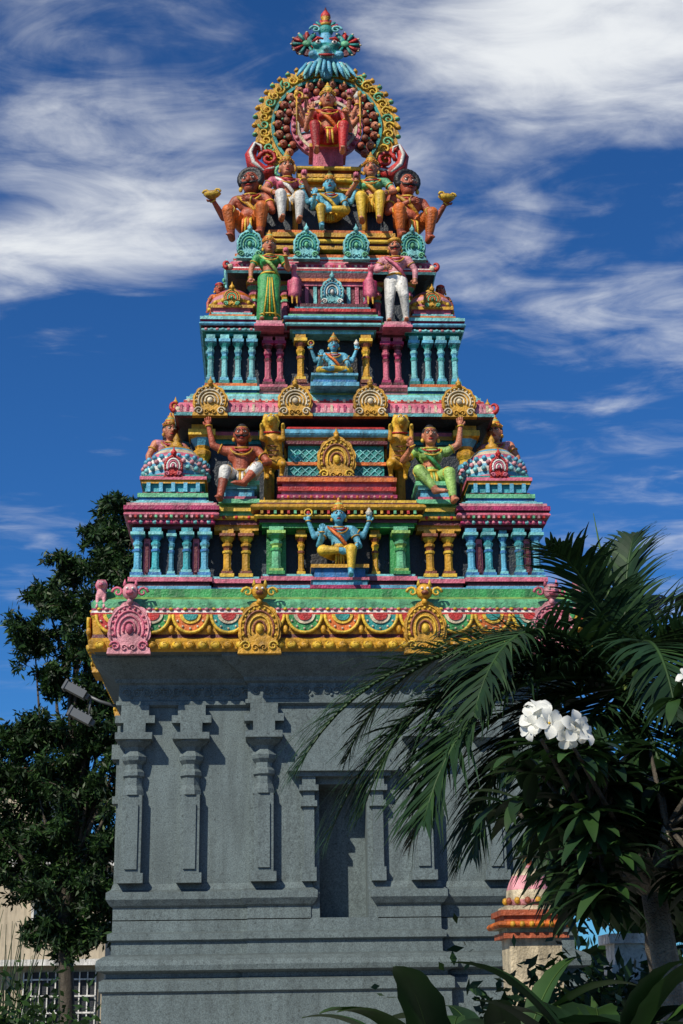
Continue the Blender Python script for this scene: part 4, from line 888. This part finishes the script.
q=rng.normal(size=(14000,3))*np.array((1.2,.5,.35))+np.array((4.0,12.0,1.2)); leaves_obj('garden_bush',q,.15,['leaf_mid','leaf_dark','leaf_light'],None,[.3,.6,.1])
q=rng.normal(size=(9000,3))*np.array((.45,.3,.32))+np.array((1.75,12.4,1.1)); leaves_obj('garden_bush',q,.12,['leaf_mid','leaf_dark','leaf_light'],None,[.3,.6,.1])
# ================================================================== small shrine, wall, house
g=G('small_shrine'); x,y=1.66,14.4
g.cb(x,y,0,2.2,.24,'cream'); z=g.bands((x-.24,x+.24,y-.24,y+.24),2.2,[(.05,.06,'brick'),(.04,.02,'cream'),(.06,.10,'orange',.02),(.05,.05,'brick'),(.05,.08,'brick'),(.04,.02,'cream')])
g.lathe((x,y,z),[(.20,0,'lpink'),(.22,.06,'cream'),(.21,.15,'lpink'),(.16,.28,'cream'),(.08,.35,'lpink'),(.04,.38,'brick'),(.05,.42,'gold'),(.01,.5,'gold')],18)
for k in range(6): g.ell((x-.22+k*.088,y-.35,2.32),(.03,.03,.03),'gold',True)
for k in range(14):
    a=2*pi*k/14; g.ell((x+.225*math.cos(a),y+.225*math.sin(a),z+.05),(.03,.03,.035),'gold' if k%2 else 'brick',True)
g.build()
g=G('compound_wall'); g.box(2.15,11,13.1,13.3,0,1.85,'white'); g.box(2.1,11.05,13.04,13.36,1.85,1.93,'white')
for k in range(5): g.cb(2.3+k*2.1,13.2,0,2.1,.17,'white'); g.cb(2.3+k*2.1,13.2,2.1,2.18,.22,'white')
g.build()
house=empty('cream_house'); g=G('walls',house)
g.box(-18,-4.9,40,50,0,5.2,'house'); g.box(-18.2,-4.7,39.7,50.3,5.2,5.4,'white'); g.box(-18,-7.0,41,50,5.4,7.7,'house'); g.box(-18.3,-6.8,40.7,50.3,7.7,7.9,'brick')
g.box(-18.2,-4.8,39.5,40,2.75,2.9,'white'); g.build()
g=G('windows_and_grille',house)
for xx in (-6.3,-8.6,-10.7):
    g.box(xx-.5,xx+.5,39.9,39.99,3.5,4.5,'white'); g.box(xx-.43,xx-.03,39.86,39.895,3.58,4.42,'glass'); g.box(xx+.03,xx+.43,39.86,39.895,3.58,4.42,'glass'); g.box(xx-.6,xx+.6,39.6,39.98,4.55,4.62,'white')
g.box(-6.9,-5.1,39.93,39.99,.3,2.6,'dark')
for k in range(10): g.box(-6.9+k*.2-.015,-6.9+k*.2+.015,39.86,39.9,.3,2.6,'white')
for k in range(6): g.box(-6.9,-5.1,39.84,39.86,.4+k*.4,.44+k*.4,'white')
g.build()
g=G('ground'); g.add([(-900,-900,0),(900,-900,0),(900,900,0),(-900,900,0)],[(0,1,2,3)],'ground'); g.build()
g=G('paved_court'); g.add([(-8,2,.004),(8,2,.004),(8,24,.004),(-8,24,.004)],[(0,1,2,3)],'paving'); g.build()
# ================================================================== light
SE,SR=math.radians(42),math.radians(218)
sd=Vector((math.sin(SR)*math.cos(SE),math.cos(SR)*math.cos(SE),math.sin(SE)))
L=bpy.data.lights.new('sun','SUN'); L.energy=5.0; L.angle=math.radians(.5); L.color=(1,.92,.78)
lo=bpy.data.objects.new('sun',L); sc.collection.objects.link(lo); lo.rotation_euler=sd.to_track_quat('Z','Y').to_euler()
w=bpy.data.worlds.new('World'); sc.world=w; w.use_nodes=True; t=w.node_tree; N=t.nodes; K=t.links
bg=N['Background']; bg.inputs['Strength'].default_value=.10
sky=N.new('ShaderNodeTexSky'); sky.sky_type='NISHITA'; sky.sun_disc=False; sky.sun_elevation=SE; sky.sun_rotation=SR; sky.altitude=0; sky.air_density=1.0; sky.dust_density=.3; sky.ozone_density=3
tc=N.new('ShaderNodeTexCoord'); sp=N.new('ShaderNodeSeparateXYZ'); K.new(tc.outputs['Generated'],sp.inputs[0])
def math_(op,a,b=None,clamp=False):
    n=N.new('ShaderNodeMath'); n.operation=op; n.use_clamp=clamp
    for i,v in enumerate((a,b)):
        if v is None: continue
        if isinstance(v,(int,float)): n.inputs[i].default_value=v
        else: K.new(v,n.inputs[i])
    return n.outputs[0]
mz=math_('MAXIMUM',sp.outputs['Z'],.06)
dv=N.new('ShaderNodeVectorMath'); dv.operation='DIVIDE'; cmb=N.new('ShaderNodeCombineXYZ')
for i in range(3): K.new(mz,cmb.inputs[i])
K.new(tc.outputs['Generated'],dv.inputs[0]); K.new(cmb.outputs[0],dv.inputs[1])
def noise_(sc_,det,rough,dist,rot,scl,loc):
    mp=N.new('ShaderNodeMapping'); mp.inputs['Rotation'].default_value=(0,0,math.radians(rot)); mp.inputs['Scale'].default_value=scl; mp.inputs['Location'].default_value=loc; K.new(dv.outputs[0],mp.inputs['Vector'])
    n1=N.new('ShaderNodeTexNoise'); n1.inputs['Scale'].default_value=sc_; n1.inputs['Detail'].default_value=det; n1.inputs['Roughness'].default_value=rough; n1.inputs['Distortion'].default_value=dist; K.new(mp.outputs[0],n1.inputs['Vector']); return n1.outputs[0]
na=noise_(1.7,8,.54,.5,30,(1.4,2.0,0),(.35,.6,0))
nb=noise_(5.5,7,.60,.8,38,(1.0,1.7,0),(1.3,.2,0))
na=math_('ADD',math_('MULTIPLY',na,.66),math_('MULTIPLY',nb,.34))
def gauss(cx,cy,rx,ry):
    m=N.new('ShaderNodeMapping'); m.vector_type='POINT'; m.inputs['Location'].default_value=(-cx/rx,-cy/ry,0); m.inputs['Scale'].default_value=(1/rx,1/ry,0); K.new(dv.outputs[0],m.inputs['Vector'])
    l=N.new('ShaderNodeVectorMath'); l.operation='LENGTH'; K.new(m.outputs[0],l.inputs[0])
    return math_('EXPONENT',math_('MULTIPLY',math_('MULTIPLY',l.outputs['Value'],l.outputs['Value']),-1.0))
dens=na
for cx_,cy_,rx,ry,wt in ((.36,1.37,.24,.13,.30),(-.28,1.86,.20,.13,.22),(-.14,1.60,.16,.14,.15),(.50,1.92,.22,.15,.12),(-.3,1.36,.14,.08,.05),(.05,2.1,.14,.2,-.08),(-.2,2.6,.6,.4,-.14),(3,4,2,2,.1),(-4,0,2,2,.1),(2,-3,2.5,2,.1)):
    dens=math_('ADD',dens,math_('MULTIPLY',gauss(cx_,cy_,rx,ry),wt))
cr=N.new('ShaderNodeMapRange'); cr.interpolation_type='SMOOTHSTEP'; cr.inputs[1].default_value=.47; cr.inputs[2].default_value=.84; K.new(dens,cr.inputs[0])
el=N.new('ShaderNodeMapRange'); el.interpolation_type='SMOOTHSTEP'; el.inputs[1].default_value=.12; el.inputs[2].default_value=.40; el.inputs[3].default_value=.0; el.inputs[4].default_value=1; K.new(sp.outputs['Z'],el.inputs[0])
mm=math_('MULTIPLY',cr.outputs[0],el.outputs[0])
tint=N.new('ShaderNodeMix'); tint.data_type='RGBA'; tint.blend_type='MULTIPLY'; tint.inputs[0].default_value=1; tint.inputs[7].default_value=(.21,.57,1.0,1); K.new(sky.outputs[0],tint.inputs[6])
mx=N.new('ShaderNodeMix'); mx.data_type='RGBA'; mx.inputs[7].default_value=(8.3,8.6,8.9,1); K.new(mm,mx.inputs[0]); K.new(tint.outputs[2],mx.inputs[6])
K.new(mx.outputs[2],bg.inputs['Color'])
# ================================================================== camera
cam=bpy.data.cameras.new('camera'); co=bpy.data.objects.new('camera',cam); sc.collection.objects.link(co)
co.matrix_world=Matrix.Translation((-.8,0,1.6))@Matrix.Rotation(math.radians(-2.98),4,'Z')@Matrix.Rotation(pi/2+math.radians(18.36),4,'X')@Matrix.Rotation(math.radians(-.8),4,'Z')
cam.lens=36*1500/1024; cam.clip_end=3000; sc.camera=co
sc.view_settings.view_transform='Standard'; sc.view_settings.look='None'; sc.view_settings.exposure=0
